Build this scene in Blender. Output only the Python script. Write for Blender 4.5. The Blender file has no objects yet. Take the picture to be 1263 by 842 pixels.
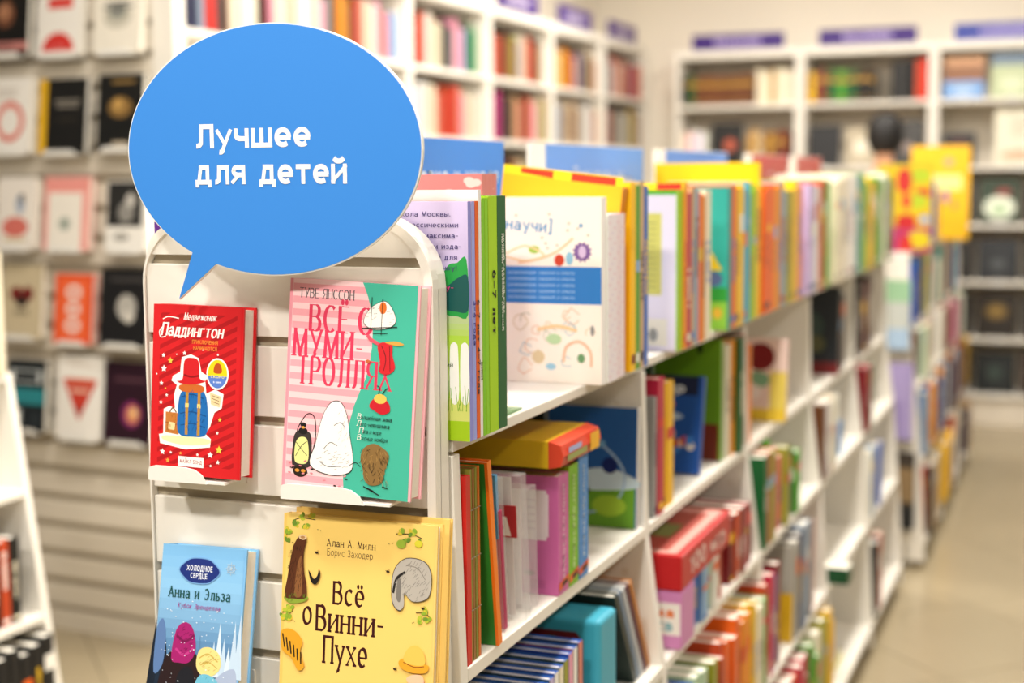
import bpy, math, random
from mathutils import Matrix, Vector

random.seed(11)
S = bpy.context.scene
COL = S.collection
PI = math.pi

# ------------------------------------------------------------------ camera
cam_data = bpy.data.cameras.new('camera')
cam_data.sensor_width = 36.0
cam_data.lens = 1780.0 / 1263.0 * 36.0
cam_data.clip_start = 0.05
cam_data.clip_end = 60
cam = bpy.data.objects.new('camera', cam_data)
COL.objects.link(cam)
# columns of the view: right, down, forward expressed in room axes (x right aisle, y along the aisle, z up)
RIGHT = Vector((0.92904536, 0.36987469, -0.00821127))
DOWN = Vector((0.03435337, -0.10834451, -0.99351966))
FWD = Vector((-0.36836742, 0.92274275, -0.11336341))
m = Matrix.Identity(4)
for i in range(3):
    m[i][0] = RIGHT[i]; m[i][1] = -DOWN[i]; m[i][2] = -FWD[i]
m[2][3] = 1.56
cam.matrix_world = m
cam_data.dof.use_dof = True
cam_data.dof.focus_distance = 1.69
cam_data.dof.aperture_fstop = 2.6
S.camera = cam

# ------------------------------------------------------------------ world, exposure, lights
world = bpy.data.worlds.new('soft_fill')  # added even cream fill through the open side of the room, no daylight source
S.world = world
world.use_nodes = True
bg = world.node_tree.nodes['Background']
bg.inputs[0].default_value = (1.0, 0.96, 0.90, 1)
bg.inputs[1].default_value = 0.14
S.view_settings.view_transform = 'Standard'
S.view_settings.look = 'None'
S.view_settings.gamma = 1.0
S.view_settings.exposure = -0.25

def area_light(x, y, z, size, power, col=(1.0, 0.955, 0.885)):
    l = bpy.data.lights.new('ceiling_spot', 'AREA')
    l.shape = 'DISK'; l.size = size; l.energy = power; l.color = col
    o = bpy.data.objects.new('ceiling_spot', l)
    o.location = (x, y, z)
    COL.objects.link(o)
    return o
CEIL = 3.3
LAMPS = [(x, y) for x in (-1.95, -0.45, 1.5) for y in (-0.6, 0.9, 2.6, 4.3, 6.0, 7.7)]
for (x, y) in LAMPS:
    area_light(x, y, CEIL - 0.06, 0.34, {-1.95: 41, -0.45: 46, 1.5: 20}[x] * {-0.6: 1.55, 0.9: 0.72}.get(y, 1.05))

# ------------------------------------------------------------------ colour + materials
def lin(c):
    c = c / 255.0
    return c / 12.92 if c <= 0.04045 else ((c + 0.055) / 1.055) ** 2.4
PAL = {
 'white':'f4f1ea','cream':'ece2c8','pink':'e79fb6','crimson':'c41f46','red':'cf2a22','dark red':'7c1c22','orange':'ea6410',
 'amber':'e28c10','yellow':'f0bf12','lime green':'98c010','green':'4f9e28','dark green':'155a2c','teal':'158c88','turquoise':'46a9bf',
 'light blue':'86aed8','blue':'2a62bd','navy':'1d2348','purple':'6a3b8c','lilac':'c6b6dc','grey':'9b9a98','grey blue':'8b9cae',
 'black':'191817','brown':'6b3f25','tan':'c7a377','olive':'9a9a2c','terracotta':'bb4420','salmon':'dd8570','magenta':'b72a78',
 'pale green':'b9d0b0','beige':'d9cbb0','gold':'b98d3a','dark grey':'3b3a3a','paper':'f5efe2'}
def hx(s):
    s = PAL.get(s, s)
    return (lin(int(s[0:2], 16)), lin(int(s[2:4], 16)), lin(int(s[4:6], 16)), 1.0)
def jit(c, a=0.12):
    f = 1 + random.uniform(-a, a)
    return (min(1, c[0]*f*(1+random.uniform(-.05,.05))), min(1, c[1]*f), min(1, c[2]*f*(1+random.uniform(-.05,.05))), 1.0)

def mat(name, rough=0.5, color=None, spec=0.5, noise=0.0, nscale=60, bump=0.0, trans=0.0, coat=0.0, metal=0.0):
    M = bpy.data.materials.new(name); M.use_nodes = True
    nt = M.node_tree; b = nt.nodes['Principled BSDF']
    b.inputs['Roughness'].default_value = rough
    b.inputs['Specular IOR Level'].default_value = spec
    b.inputs['Metallic'].default_value = metal
    b.inputs['Transmission Weight'].default_value = trans
    b.inputs['Coat Weight'].default_value = coat
    if color is None:
        a = nt.nodes.new('ShaderNodeAttribute'); a.attribute_name = 'col'
        src = a.outputs['Color']
    else:
        r = nt.nodes.new('ShaderNodeRGB'); r.outputs[0].default_value = hx(color) if isinstance(color, str) else color
        src = r.outputs[0]
    if noise > 0 or bump > 0:
        tc = nt.nodes.new('ShaderNodeTexCoord')
        n = nt.nodes.new('ShaderNodeTexNoise'); n.inputs['Scale'].default_value = nscale; n.inputs['Detail'].default_value = 4
        nt.links.new(tc.outputs['Object'], n.inputs['Vector'])
        if noise > 0:
            mr = nt.nodes.new('ShaderNodeMapRange'); mr.inputs[3].default_value = 1 - noise; mr.inputs[4].default_value = 1 + noise
            nt.links.new(n.outputs['Fac'], mr.inputs[0])
            mx = nt.nodes.new('ShaderNodeVectorMath'); mx.operation = 'SCALE'
            nt.links.new(src, mx.inputs[0]); nt.links.new(mr.outputs[0], mx.inputs['Scale'])
            src = mx.outputs[0]
        if bump > 0:
            bp = nt.nodes.new('ShaderNodeBump'); bp.inputs['Strength'].default_value = bump; bp.inputs['Distance'].default_value = 0.002
            nt.links.new(n.outputs['Fac'], bp.inputs['Height']); nt.links.new(bp.outputs[0], b.inputs['Normal'])
    nt.links.new(src, b.inputs['Base Color'])
    return M
M_COVER = mat('printed_cover', 0.40, None, 0.32, noise=0.02, nscale=30)
M_PRINT = mat('print_ink', 0.42, None, 0.4)
M_PAPER = mat('paper_block', 0.8, None, 0.2, noise=0.06, nscale=220)
M_LAM = mat('white_laminate', 0.42, 'f0ebe1', 0.4, noise=0.015, nscale=8)
M_LAM2 = mat('cream_laminate', 0.5, 'dfd5c4', 0.35, noise=0.02, nscale=6)
M_GROOVE = mat('slat_groove', 0.6, 'b3a68f', 0.3, noise=0.03, nscale=20)
M_SIGN = mat('blue_sign_board', 0.45, '3a87dc', 0.4, noise=0.015, nscale=3)
M_WHITEP = mat('white_plastic', 0.35, 'f2efe8', 0.5)
M_PLASTIC = mat('clear_plastic', 0.12, 'f4f4f2', 0.6)
M_PLASTIC.node_tree.nodes['Principled BSDF'].inputs['Alpha'].default_value = 0.22
M_GREENP = mat('green_plastic', 0.08, '5fae5c', 0.7)
M_GREENP.node_tree.nodes['Principled BSDF'].inputs['Alpha'].default_value = 0.5
M_WALL = mat('wall_paint', 0.8, 'f6eee0', 0.2, noise=0.02, nscale=2, bump=0.05)
M_CEIL = mat('ceiling_paint', 0.9, 'e8e2d8', 0.1, noise=0.02, nscale=2)
M_METAL = mat('steel', 0.3, 'b8b6b2', 0.5, metal=1.0, noise=0.03)
M_SKIN = mat('skin', 0.5, 'd9a583', 0.4, noise=0.03, nscale=12)
M_HAIR = mat('black_hair', 0.5, '120f0e', 0.4, noise=0.2, nscale=90, bump=0.4)
M_CLOTH = mat('cloth', 0.85, None, 0.15, noise=0.05, nscale=120, bump=0.1)
def floor_mat():
    M = mat('floor_tile', 0.24, 'a4967a', 0.5, noise=0.10, nscale=2.2)
    return M
M_TILE = floor_mat()
M_GROUT = mat('grout', 0.8, '8d8168', 0.2, noise=0.05)
M_LAMP = bpy.data.materials.new('lamp_glow'); M_LAMP.use_nodes = True
_b = M_LAMP.node_tree.nodes['Principled BSDF']
_b.inputs['Emission Color'].default_value = (1, .92, .8, 1); _b.inputs['Emission Strength'].default_value = 3.0

# ------------------------------------------------------------------ mesh builder
class MB:
    def __init__(s): s.v = []; s.f = []; s.c = []
    def face(s, pts, col):
        n = len(s.v); s.v += [tuple(p) for p in pts]; s.f.append(tuple(range(n, n+len(pts)))); s.c.append(col)
    def faces(s, pts, fs, col):
        n = len(s.v); s.v += [tuple(p) for p in pts]
        for k, f in enumerate(fs):
            s.f.append(tuple(n+i for i in f)); s.c.append(col[k] if isinstance(col, list) else col)
    def box(s, x0, x1, y0, y1, z0, z1, col=(1,1,1,1)):
        p = [(x0,y0,z0),(x1,y0,z0),(x1,y1,z0),(x0,y1,z0),(x0,y0,z1),(x1,y0,z1),(x1,y1,z1),(x0,y1,z1)]
        s.faces(p, [(0,3,2,1),(4,5,6,7),(0,1,5,4),(1,2,6,5),(2,3,7,6),(3,0,4,7)], col)
        return s
    def prism(s, poly, axis, a, b, col=(1,1,1,1)):
        # poly: CCW list of 2D points in the two other axes (in axis order); extruded along axis from a to b
        def P(q, t):
            if axis == 2: return (q[0], q[1], t)
            if axis == 1: return (q[0], t, q[1])
            return (t, q[0], q[1])
        n = len(poly); k = len(s.v)
        s.v += [P(q, a) for q in poly] + [P(q, b) for q in poly]
        A = tuple(k+i for i in range(n)); B = tuple(k+n+i for i in range(n))
        flip = (axis == 1)
        fs = [A[::-1], B] + [(k+i, k+(i+1) % n, k+n+(i+1) % n, k+n+i) for i in range(n)]
        for f in fs:
            s.f.append(f[::-1] if flip else f); s.c.append(col)
        return s
    def lathe(s, prof, cx=0, cy=0, n=16, col=(1,1,1,1)):
        k = len(s.v)
        for (r, z) in prof:
            for i in range(n):
                a = 2*PI*i/n; s.v.append((cx+r*math.cos(a), cy+r*math.sin(a), z))
        for j in range(len(prof)-1):
            for i in range(n):
                s.f.append((k+j*n+i, k+j*n+(i+1) % n, k+(j+1)*n+(i+1) % n, k+(j+1)*n+i)); s.c.append(col)
        s.f.append(tuple(k+i for i in range(n))[::-1]); s.c.append(col)
        s.f.append(tuple(k+(len(prof)-1)*n+i for i in range(n))); s.c.append(col)
        return s
    def tube(s, pts, r, n=6, col=(1,1,1,1)):
        k = len(s.v); pts = [Vector(p) for p in pts]
        for i, p in enumerate(pts):
            d = (pts[min(i+1, len(pts)-1)] - pts[max(i-1, 0)]).normalized()
            u = d.orthogonal().normalized() if abs(d.z) < .99 else Vector((1,0,0)); w = d.cross(u).normalized(); u = w.cross(d)
            for j in range(n):
                a = 2*PI*j/n; q = p + u*(r*math.cos(a)) + w*(r*math.sin(a)); s.v.append(tuple(q))
        for i in range(len(pts)-1):
            for j in range(n):
                s.f.append((k+i*n+j, k+i*n+(j+1) % n, k+(i+1)*n+(j+1) % n, k+(i+1)*n+j)); s.c.append(col)
        s.f.append(tuple(k+j for j in range(n))[::-1]); s.c.append(col)
        s.f.append(tuple(k+(len(pts)-1)*n+j for j in range(n))); s.c.append(col)
        return s
    def mesh(s, name, material):
        me = bpy.data.meshes.new(name)
        me.from_pydata(s.v, [], s.f)
        a = me.color_attributes.new('col', 'FLOAT_COLOR', 'CORNER')
        buf = []
        for f, c in zip(s.f, s.c):
            if len(c) == 4 and not isinstance(c[0], (tuple, list)):
                buf += list(c) * len(f)
            else:
                for q in c: buf += list(q)
        a.data.foreach_set('color', buf)
        me.materials.append(material)
        return me
    def build(s, name, material, parent=None, **kw):
        o = bpy.data.objects.new(name, s.mesh(name, material))
        COL.objects.link(o)
        if parent is not None: o.parent = parent
        for k, v in kw.items():
            if v is not None: o[k] = v
        return o
LABELS = set()
def thing(name, label, cat, loc=(0,0,0), rot=None, group=None):
    o = bpy.data.objects.new(name, None); o.empty_display_size = 0.02
    if name in ('category_board', 'spiral_pad', 'hanging_pouch', 'game_box', 'display_stand', 'board_book'): loc = (loc[0], loc[1], loc[2] + .001)
    COL.objects.link(o); o.location = loc
    if rot is not None: o.rotation_euler = rot
    tag(o, label, cat, group)
    return o
def tag(o, label, cat, group=None):
    if label in LABELS: print('DUP LABEL', label)
    LABELS.add(label)
    if not 4 <= len(label.split()) <= 16: print('LABEL LEN', len(label.split()), label)
    o['label'] = label; o['category'] = cat
    if group: o['group'] = group
    return o
def struct(o, label=None):
    o['kind'] = 'structure'
    if label: o['label'] = label
    return o
def bevel(o, w=0.002, seg=2):
    md = o.modifiers.new('bevel', 'BEVEL'); md.width = w; md.segments = seg; md.limit_method = 'ANGLE'
    return o
ORD = ['first','second','third','fourth','fifth','sixth','seventh','eighth','ninth','tenth','eleventh','twelfth','thirteenth','fourteenth',
 'fifteenth','sixteenth','seventeenth','eighteenth','nineteenth'] + [t+'-'+o for t in ('twenty','thirty','forty') for o in
 ('zero','first','second','third','fourth','fifth','sixth','seventh','eighth','ninth')]
ORD[19] = 'twentieth'; ORD[29] = 'thirtieth'; ORD[39] = 'fortieth'

# ------------------------------------------------------------------ stroke lettering (Cyrillic drawn as pen strokes, cap height 1)
def E(cx, cy, rx, ry, a0, a1): return ('E', cx, cy, rx, ry, a0, a1)
def L(*p): return ('L',) + p
GL = {
'А':(.74,[L(0,0,.37,1,.74,0),L(.13,.32,.61,.32)]),'Б':(.6,[L(.54,1,0,1,0,0,.3,0),E(.3,.29,.3,.29,-90,90),L(.3,.58,0,.58)]),
'В':(.62,[L(.3,1,0,1,0,0,.32,0),E(.3,.77,.25,.23,90,-90),L(.3,.54,0,.54),E(.32,.27,.3,.27,90,-90)]),
'Г':(.52,[L(.52,1,0,1,0,0)]),'Д':(.74,[L(0,-.2,0,0,.74,0,.74,-.2),L(.1,0,.22,1,.62,1,.62,0)]),
'Е':(.54,[L(.54,1,0,1,0,0,.54,0),L(0,.52,.46,.52)]),'Ё':(.54,[L(.54,1,0,1,0,0,.54,0),L(0,.52,.46,.52),('D',.14,1.17),('D',.4,1.17)]),
'Ж':(.96,[L(.48,0,.48,1),L(.02,1,.4,.5,0,0),L(.94,1,.56,.5,.96,0)]),'З':(.56,[E(.26,.76,.27,.24,150,-90),E(.26,.27,.3,.27,90,-150)]),
'И':(.66,[L(0,1,0,0),L(.66,0,.66,1),L(0,0,.66,1)]),'Й':(.66,[L(0,1,0,0),L(.66,0,.66,1),L(0,0,.66,1),E(.33,1.70,.30,.36,205,335)]),
'К':(.62,[L(0,0,0,1),L(.58,1,.05,.5,.62,0)]),'Л':(.74,[E(.02,.2,.2,.2,-95,0),L(.22,.2,.25,1,.74,1,.74,0)]),
'М':(.82,[L(0,0,.06,1,.41,.08,.76,1,.82,0)]),'Н':(.66,[L(0,0,0,1),L(.66,0,.66,1),L(0,.52,.66,.52)]),
'О':(.74,[E(.37,.5,.37,.5,0,360)]),'П':(.66,[L(0,0,0,1,.66,1,.66,0)]),'Р':(.58,[L(0,0,0,1,.3,1),E(.3,.74,.28,.26,90,-90),L(.3,.48,0,.48)]),
'С':(.66,[E(.37,.5,.37,.5,50,310)]),'Т':(.66,[L(0,1,.66,1),L(.33,1,.33,0)]),'У':(.66,[L(.0,1,.36,.32),L(.66,1,.3,.14),E(.17,.14,.13,.14,0,-120)]),
'Ф':(.86,[L(.43,-.04,.43,1.04),E(.43,.52,.43,.34,0,360)]),'Х':(.68,[L(0,0,.66,1),L(.02,1,.68,0)]),'Ц':(.76,[L(0,1,0,0,.76,0,.76,-.2),L(.64,1,.64,0)]),
'Ч':(.6,[L(.6,0,.6,1),L(0,1,0,.7),E(.26,.7,.26,.24,180,270),L(.26,.46,.6,.46)]),'Ш':(.94,[L(0,1,0,0,.94,0,.94,1),L(.47,0,.47,1)]),
'Щ':(1.04,[L(0,1,0,0,1.04,0,1.04,-.2),L(.46,0,.46,1),L(.92,0,.92,1)]),'Ы':(.82,[L(0,1,0,0,.26,0),E(.26,.28,.26,.28,-90,90),L(.26,.56,0,.56),L(.82,0,.82,1)]),
'Ь':(.56,[L(0,1,0,0,.28,0),E(.28,.28,.28,.28,-90,90),L(.28,.56,0,.56)]),'Ъ':(.66,[L(-.04,1,.14,1,.14,0,.38,0),E(.38,.28,.28,.28,-90,90),L(.38,.56,.14,.56)]),
'Э':(.66,[E(.29,.5,.37,.5,130,-130),L(.66,.5,.2,.5)]),'Ю':(.98,[L(0,0,0,1),L(0,.5,.3,.5),E(.64,.5,.34,.5,0,360)]),
'Я':(.62,[L(.62,0,.62,1,.3,1),E(.3,.74,.28,.26,90,270),L(.3,.48,.62,.48),L(.32,.48,0,0)]),
'-':(.34,[L(0,.42,.34,.42)]),'–':(.6,[L(0,.46,.6,.46)]),'.':(.1,[('D',.06,.07)]),'!':(.12,[L(.06,.3,.06,1),('D',.06,.07)]),'[':(.2,[L(.2,1.15,0,1.15,0,-.15,.2,-.15)]),
']':(.2,[L(0,1.15,.2,1.15,.2,-.15,0,-.15)]),' ':(.3,[]),
'3':(.56,[E(.26,.76,.27,.24,150,-90),E(.26,.27,.3,.27,90,-150)]),'4':(.6,[L(.45,0,.45,1,0,.3,.6,.3)]),
'6':(.6,[E(.3,.3,.3,.3,0,360),E(.45,.3,.45,.7,180,100)]),'7':(.56,[L(0,1,.56,1,.16,0)]),'1':(.3,[L(0,.8,.2,1,.2,0)]),'0':(.6,[E(.3,.5,.3,.5,0,360)]),'2':(.56,[E(.27,.72,.27,.28,160,-30),L(.5,.58,.02,0,.56,0)])}
XH = 0.70
_low = {'е':(.58,[E(.29,.5,.29,.5,-50,-360),L(0,.48,.58,.48)]),'а':(.56,[E(.26,.62,.27,.38,150,0),L(.53,.62,.53,0),E(.25,.27,.25,.27,90,-270),L(.25,.54,.53,.54)]),
 'у':(.56,[L(0,1,.3,.12),L(.56,1,.22,-.3),E(.1,-.3,.12,.14,0,-110)]),'р':(.6,[L(0,1,0,-.42),E(.3,.5,.3,.5,0,360)]),
 'б':(.6,[E(.3,.42,.3,.42,0,360),E(.5,.42,.5,1.0,180,95)]),'ф':(.86,[L(.43,-.42,.43,1.4),E(.43,.5,.43,.46,0,360)]),'о':(.62,[E(.31,.5,.31,.5,0,360)]),
 'с':(.52,[E(.31,.5,.31,.5,50,310)])}
_low['ё'] = (.58, _low['е'][1] + [('D',.15,1.3),('D',.43,1.3)])
def glyph(ch):
    if ch in GL: return GL[ch], 1.0
    if ch in _low: return _low[ch], XH
    u = ch.upper()
    if u in GL:
        g = GL[u]; return (g[0]*0.84, [(q[0],) + tuple(a*0.84 if (i % 2 == 0 and q[0] in 'LD') or (q[0] == 'E' and i in (0,2)) else a for i, a in enumerate(q[1:])) for q in g[1]]), XH
    return GL['-'], 1.0
def text2d(s, size, thick=.14, thin=.14, phi=0.0, serif=0.0, slant=0.0, xs=1.0, track=.16, xh=None):
    """-> (polygons, width). Each polygon is a list of (x, y)."""
    out = []; x = 0.0
    for ch in s:
        (w, paths), h = glyph(ch)
        if h != 1.0 and xh: h = xh
        hk = h
        def tr(px, py): # glyph -> unit page space, centre lines kept inside the letter box
            yy = thin/2 + py*(h - thin)
            return (x + thick/2 + px*xs, yy)
        def wid(dx, dy):
            a = math.atan2(dy, dx) - phi
            return thin + (thick - thin)*abs(math.sin(a))
        for p in paths:
            if p[0] == 'D':
                cx, cy = tr(p[1], p[2]); r = max(thick*.52, .07)
                out.append([(cx + r*math.cos(2*PI*i/10), cy + r*math.sin(2*PI*i/10)) for i in range(10)]); continue
            if p[0] == 'L':
                pts = [tr(p[i], p[i+1]) for i in range(1, len(p), 2)]
                ylo = min(q[1] for q in pts) - thin/2; yhi = max(q[1] for q in pts) + thin/2
                for i in range(len(pts)-1):
                    a, b = pts[i], pts[i+1]; dx, dy = b[0]-a[0], b[1]-a[1]; ln = math.hypot(dx, dy) or 1; ux, uy = dx/ln, dy/ln
                    ww = wid(dx, dy)/2
                    ea = thin/2 if (i == 0 or abs(uy) > .5) else thick/2
                    eb = thin/2 if (i == len(pts)-2 or abs(uy) > .5) else thick/2
                    if 0.15 < abs(uy) < .98: ea = eb = thick*.5
                    q = [(a[0]-ux*ea-uy*ww, a[1]-uy*ea+ux*ww), (a[0]-ux*ea+uy*ww, a[1]-uy*ea-ux*ww), (b[0]+ux*eb+uy*ww, b[1]+uy*eb-ux*ww), (b[0]+ux*eb-uy*ww, b[1]+uy*eb+ux*ww)]
                    out.append([(X, min(max(Y, ylo), yhi)) for X, Y in q])
                    if serif and abs(uy) > .45:
                        for (e, nb, end) in ((a, b, i == 0), (b, a, i == len(pts)-2)):
                            if end and (abs(e[1]-thin/2) < .02 or abs(e[1]-(h-thin/2)) < .02):
                                out.append([(e[0]-serif-ww, e[1]-thin/2), (e[0]+serif+ww, e[1]-thin/2), (e[0]+serif+ww, e[1]+thin/2), (e[0]-serif-ww, e[1]+thin/2)])
            if p[0] == 'E':
                _, cx, cy, rx, ry, a0, a1 = p
                n = max(6, int(abs(a1-a0)/18)); pr = None
                for i in range(n+1):
                    t = math.radians(a0 + (a1-a0)*i/n)
                    c = tr(cx + rx*math.cos(t), cy + ry*math.sin(t))
                    dx, dy = -rx*xs*math.sin(t), ry*(h-thin)*math.cos(t)
                    if a1 < a0: dx, dy = -dx, -dy
                    ln = math.hypot(dx, dy) or 1; ww = wid(dx, dy)/2; nx, ny = -dy/ln*ww, dx/ln*ww
                    cur = ((c[0]+nx, c[1]+ny), (c[0]-nx, c[1]-ny))
                    if pr: out.append([pr[0], pr[1], cur[1], cur[0]])
                    pr = cur
        x += w*xs + thick + track
    W = (x - track)
    return [[((px + py*slant)*size, py*size) for px, py in q] for q in out], W*size

class Art:
    """Flat print on one face: polygons in face coordinates (u right, v up, metres); later layers lie a hair in front."""
    def __init__(s, y=-0.0003, step=0.000013): s.mb = MB(); s.y = y; s.st = step; s.k = 0
    def add(s, poly, col, new=True):
        if new: s.k += 1
        c = hx(col) if isinstance(col, str) else col
        s.n_ = getattr(s, 'n_', 0) + 1
        y = s.y - s.k*s.st - (0 if new else (s.n_ % 7)*1.7e-6)
        # keep normals towards -y
        A = sum(poly[i][0]*poly[(i+1) % len(poly)][1] - poly[(i+1) % len(poly)][0]*poly[i][1] for i in range(len(poly)))
        if A < 0: poly = poly[::-1]
        s.mb.face([(p[0], y, p[1]) for p in poly], c)
        return s
    def rect(s, x0, x1, z0, z1, col, new=True): return s.add([(x0,z0),(x1,z0),(x1,z1),(x0,z1)], col, new)
    def ell(s, cx, cz, rx, rz, col, n=24, new=True, rot=0):
        c, d = math.cos(rot), math.sin(rot)
        return s.add([(cx+rx*math.cos(2*PI*i/n)*c-rz*math.sin(2*PI*i/n)*d, cz+rx*math.cos(2*PI*i/n)*d+rz*math.sin(2*PI*i/n)*c) for i in range(n)], col, new)
    def star(s, cx, cz, r, col, k=5, rot=0.3, inner=.45, new=True):
        return s.add([(cx+(r if i % 2 == 0 else r*inner)*math.cos(PI*i/k+rot), cz+(r if i % 2 == 0 else r*inner)*math.sin(PI*i/k+rot)) for i in range(2*k)], col, new)
    def blob(s, pts, col, new=True, n=4):
        # closed Catmull-Rom
        P = []; m_ = len(pts)
        for i in range(m_):
            a, b, c, d = pts[i-1], pts[i], pts[(i+1) % m_], pts[(i+2) % m_]
            for j in range(n):
                t = j/n
                P.append(tuple(.5*(2*b[k]+(c[k]-a[k])*t+(2*a[k]-5*b[k]+4*c[k]-d[k])*t*t+(3*b[k]-a[k]-3*c[k]+d[k])*t**3) for k in (0,1)))
        return s.add(P, col, new)
    def line(s, pts, w, col, new=True):
        if new: s.k += 1
        for i in range(len(pts)-1):
            a, b = pts[i], pts[i+1]; dx, dy = b[0]-a[0], b[1]-a[1]; l = math.hypot(dx, dy) or 1
            nx, ny = -dy/l*w/2, dx/l*w/2; ex, ey = dx/l*w*.3, dy/l*w*.3
            s.add([(a[0]+nx-ex, a[1]+ny-ey), (a[0]-nx-ex, a[1]-ny-ey), (b[0]-nx+ex, b[1]-ny+ey), (b[0]+nx+ex, b[1]+ny+ey)], col, False)
        return s
    def curve(s, pts, w, col, n=5):
        P = []
        for i in range(len(pts)-1):
            a, b, c, d = pts[max(i-1,0)], pts[i], pts[i+1], pts[min(i+2, len(pts)-1)]
            for j in range(n):
                t = j/n
                P.append(tuple(.5*(2*b[k]+(c[k]-a[k])*t+(2*a[k]-5*b[k]+4*c[k]-d[k])*t*t+(3*b[k]-a[k]-3*c[k]+d[k])*t**3) for k in (0,1)))
        P.append(pts[-1])
        return s.line(P, w, col)
    def text(s, str_, x, z, size, col, width=None, rot=0.0, **kw):
        polys, w = text2d(str_, size, **kw)
        f = (width / w) if width else 1.0
        s.k += 1; c, d = math.cos(rot), math.sin(rot)
        for q in polys:
            s.add([(x + px*f*c - pz*d, z + px*f*d + pz*c) for px, pz in q], col, False)
        return s
    def hatch(s, x0, x1, z0, z1, n, ln, ang, col, w=.0005, inside=None):
        s.k += 1
        for i in range(n):
            x, z = random.uniform(x0, x1), random.uniform(z0, z1)
            if inside and ((x-inside[0])/inside[2])**2 + ((z-inside[1])/inside[3])**2 > 1: continue
            a_ = ang + random.uniform(-.25, .25); l = ln*random.uniform(.6, 1.2)
            s.line([(x, z), (x+l*math.cos(a_), z+l*math.sin(a_))], w, col, False)
        return s
    def build(s, name, parent, material=None, **kw): return s.mb.build(name, material or M_PRINT, parent, **kw)

# ------------------------------------------------------------------ books
def book_meshes(w, h, t, cov, spine=None, page='paper', c=0.002, rounded=False, face=None, left=False):
    """Local box: spine at x=w, fore-edge x=0, front cover at y=0, back at y=t, z 0..h."""
    c = min(c, t*0.2)
    cov = hx(cov) if isinstance(cov, str) else cov
    sp = cov if spine is None else (hx(spine) if isinstance(spine, str) else spine)
    fc = cov if face is None else (hx(face) if isinstance(face, str) else face)
    mb = MB()
    bul = t*0.10 if rounded else 0.0
    outer = [(0,0),(w-bul,0)] + ([(w-bul*.25, t*.22),(w, t*.5),(w-bul*.25, t*.78)] if rounded else []) + [(w-bul,t),(0,t)]
    inner = [(0,t-c),(w-bul-c,t-c),(w-bul-c,c),(0,c)]
    poly = outer + inner
    n = len(poly); k = 0
    mb.v += [(p[0], p[1], 0) for p in poly] + [(p[0], p[1], h) for p in poly]
    no = len(outer)
    for i in range(n):
        j = (i+1) % n
        mb.f.append((i, j, n+j, n+i))
        mb.c.append(fc if (i == 0 or i == no-2) else (sp if i < no-1 else cov))
    # top and bottom rims as three strips each
    for z, off, rev in ((0, 0, True), (h, n, False)):
        i_in = no
        quads = [(0, 1, i_in+2, i_in+3), (no-2, no-1, i_in, i_in+1)]
        mid = tuple(range(1, no-1)) + (i_in+1, i_in+2)
        for q in quads + [mid]:
            q2 = tuple(off + a for a in q)
            mb.f.append(q2[::-1] if rev else q2); mb.c.append(cov)
    pg = MB(); r = min(.003, h*.02)
    pg.box(r, w-bul-c, c, t-c, r, h-r, hx(page) if isinstance(page, str) else page)
    if left:
        for q in (mb, pg):
            q.v = [(w-a, b, z) for a, b, z in q.v]; q.f = [f[::-1] for f in q.f]
    return mb, pg

def book(name, label, cat, loc, w, h, t, cov, rot=(0,0,0), group=None, spine=None, rounded=False, art=None, c=0.002, page='paper', marks=None, face=None, pages=True, left=False):
    if rot is not None:
        a_ = rot[0]; lo_ = min(yy*math.sin(a_) + zz*math.cos(a_) for yy in (0, t) for zz in (0, h))
        loc = (loc[0], loc[1], loc[2] + .0007 - lo_)
    r = thing(name, label, cat, loc, rot, group)
    mb, pg = book_meshes(w, h, t, cov, spine, page, c, rounded, face, left)
    mb.build('cover', M_COVER, r)
    if pages: pg.build('pages', M_PAPER, r)
    if art: art.build('cover_art', r)
    if marks:
        # print on the spine (x = w face)
        q = MB()
        for (a0, a1, z0, z1, cc) in marks:
            q.face([(w+.0004, t*a0, h*z0), (w+.0004, t*a1, h*z0), (w+.0004, t*a1, h*z1), (w+.0004, t*a0, h*z1)], hx(cc))
        q.build('spine_print', M_PRINT, r, kind='stuff' if len(marks) > 1 else None)
    return r
def spine_marks(t, base):
    dark = base in ('black','navy','dark red','dark green','blue','purple','brown','crimson','red','teal','green','magenta','terracotta','dark grey')
    ink = random.choice(['white','cream','yellow']) if dark else random.choice(['black','dark red','navy','red','blue'])
    out = []
    kind = random.random()
    if kind < .65:                       # title as a run of letter blocks up the spine
        z = random.uniform(.25, .45); e = z + random.uniform(.2, .45)
        while z < min(e, .93):
            s_ = random.uniform(.012, .03); out.append((.3, .7, z, z+s_, ink)); z += s_ + .008 + (random.random() < .15)*.02
    else:
        a = random.uniform(.5, .75); out.append((.02, .98, a, a+random.uniform(.05, .2), random.choice(['white','yellow','red','light blue','orange'])))
    if random.random() < .5: out.append((.15, .85, .04, .09, ink))
    return out

# ================================================================== SETTING
WALLX, BACKY = -3.22, 9.72
o = MB().box(-6, 5, -3, 11, -0.06, -0.012, (1,1,1,1)).build('floor', M_GROUT); struct(o); FLOOR = o
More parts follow.
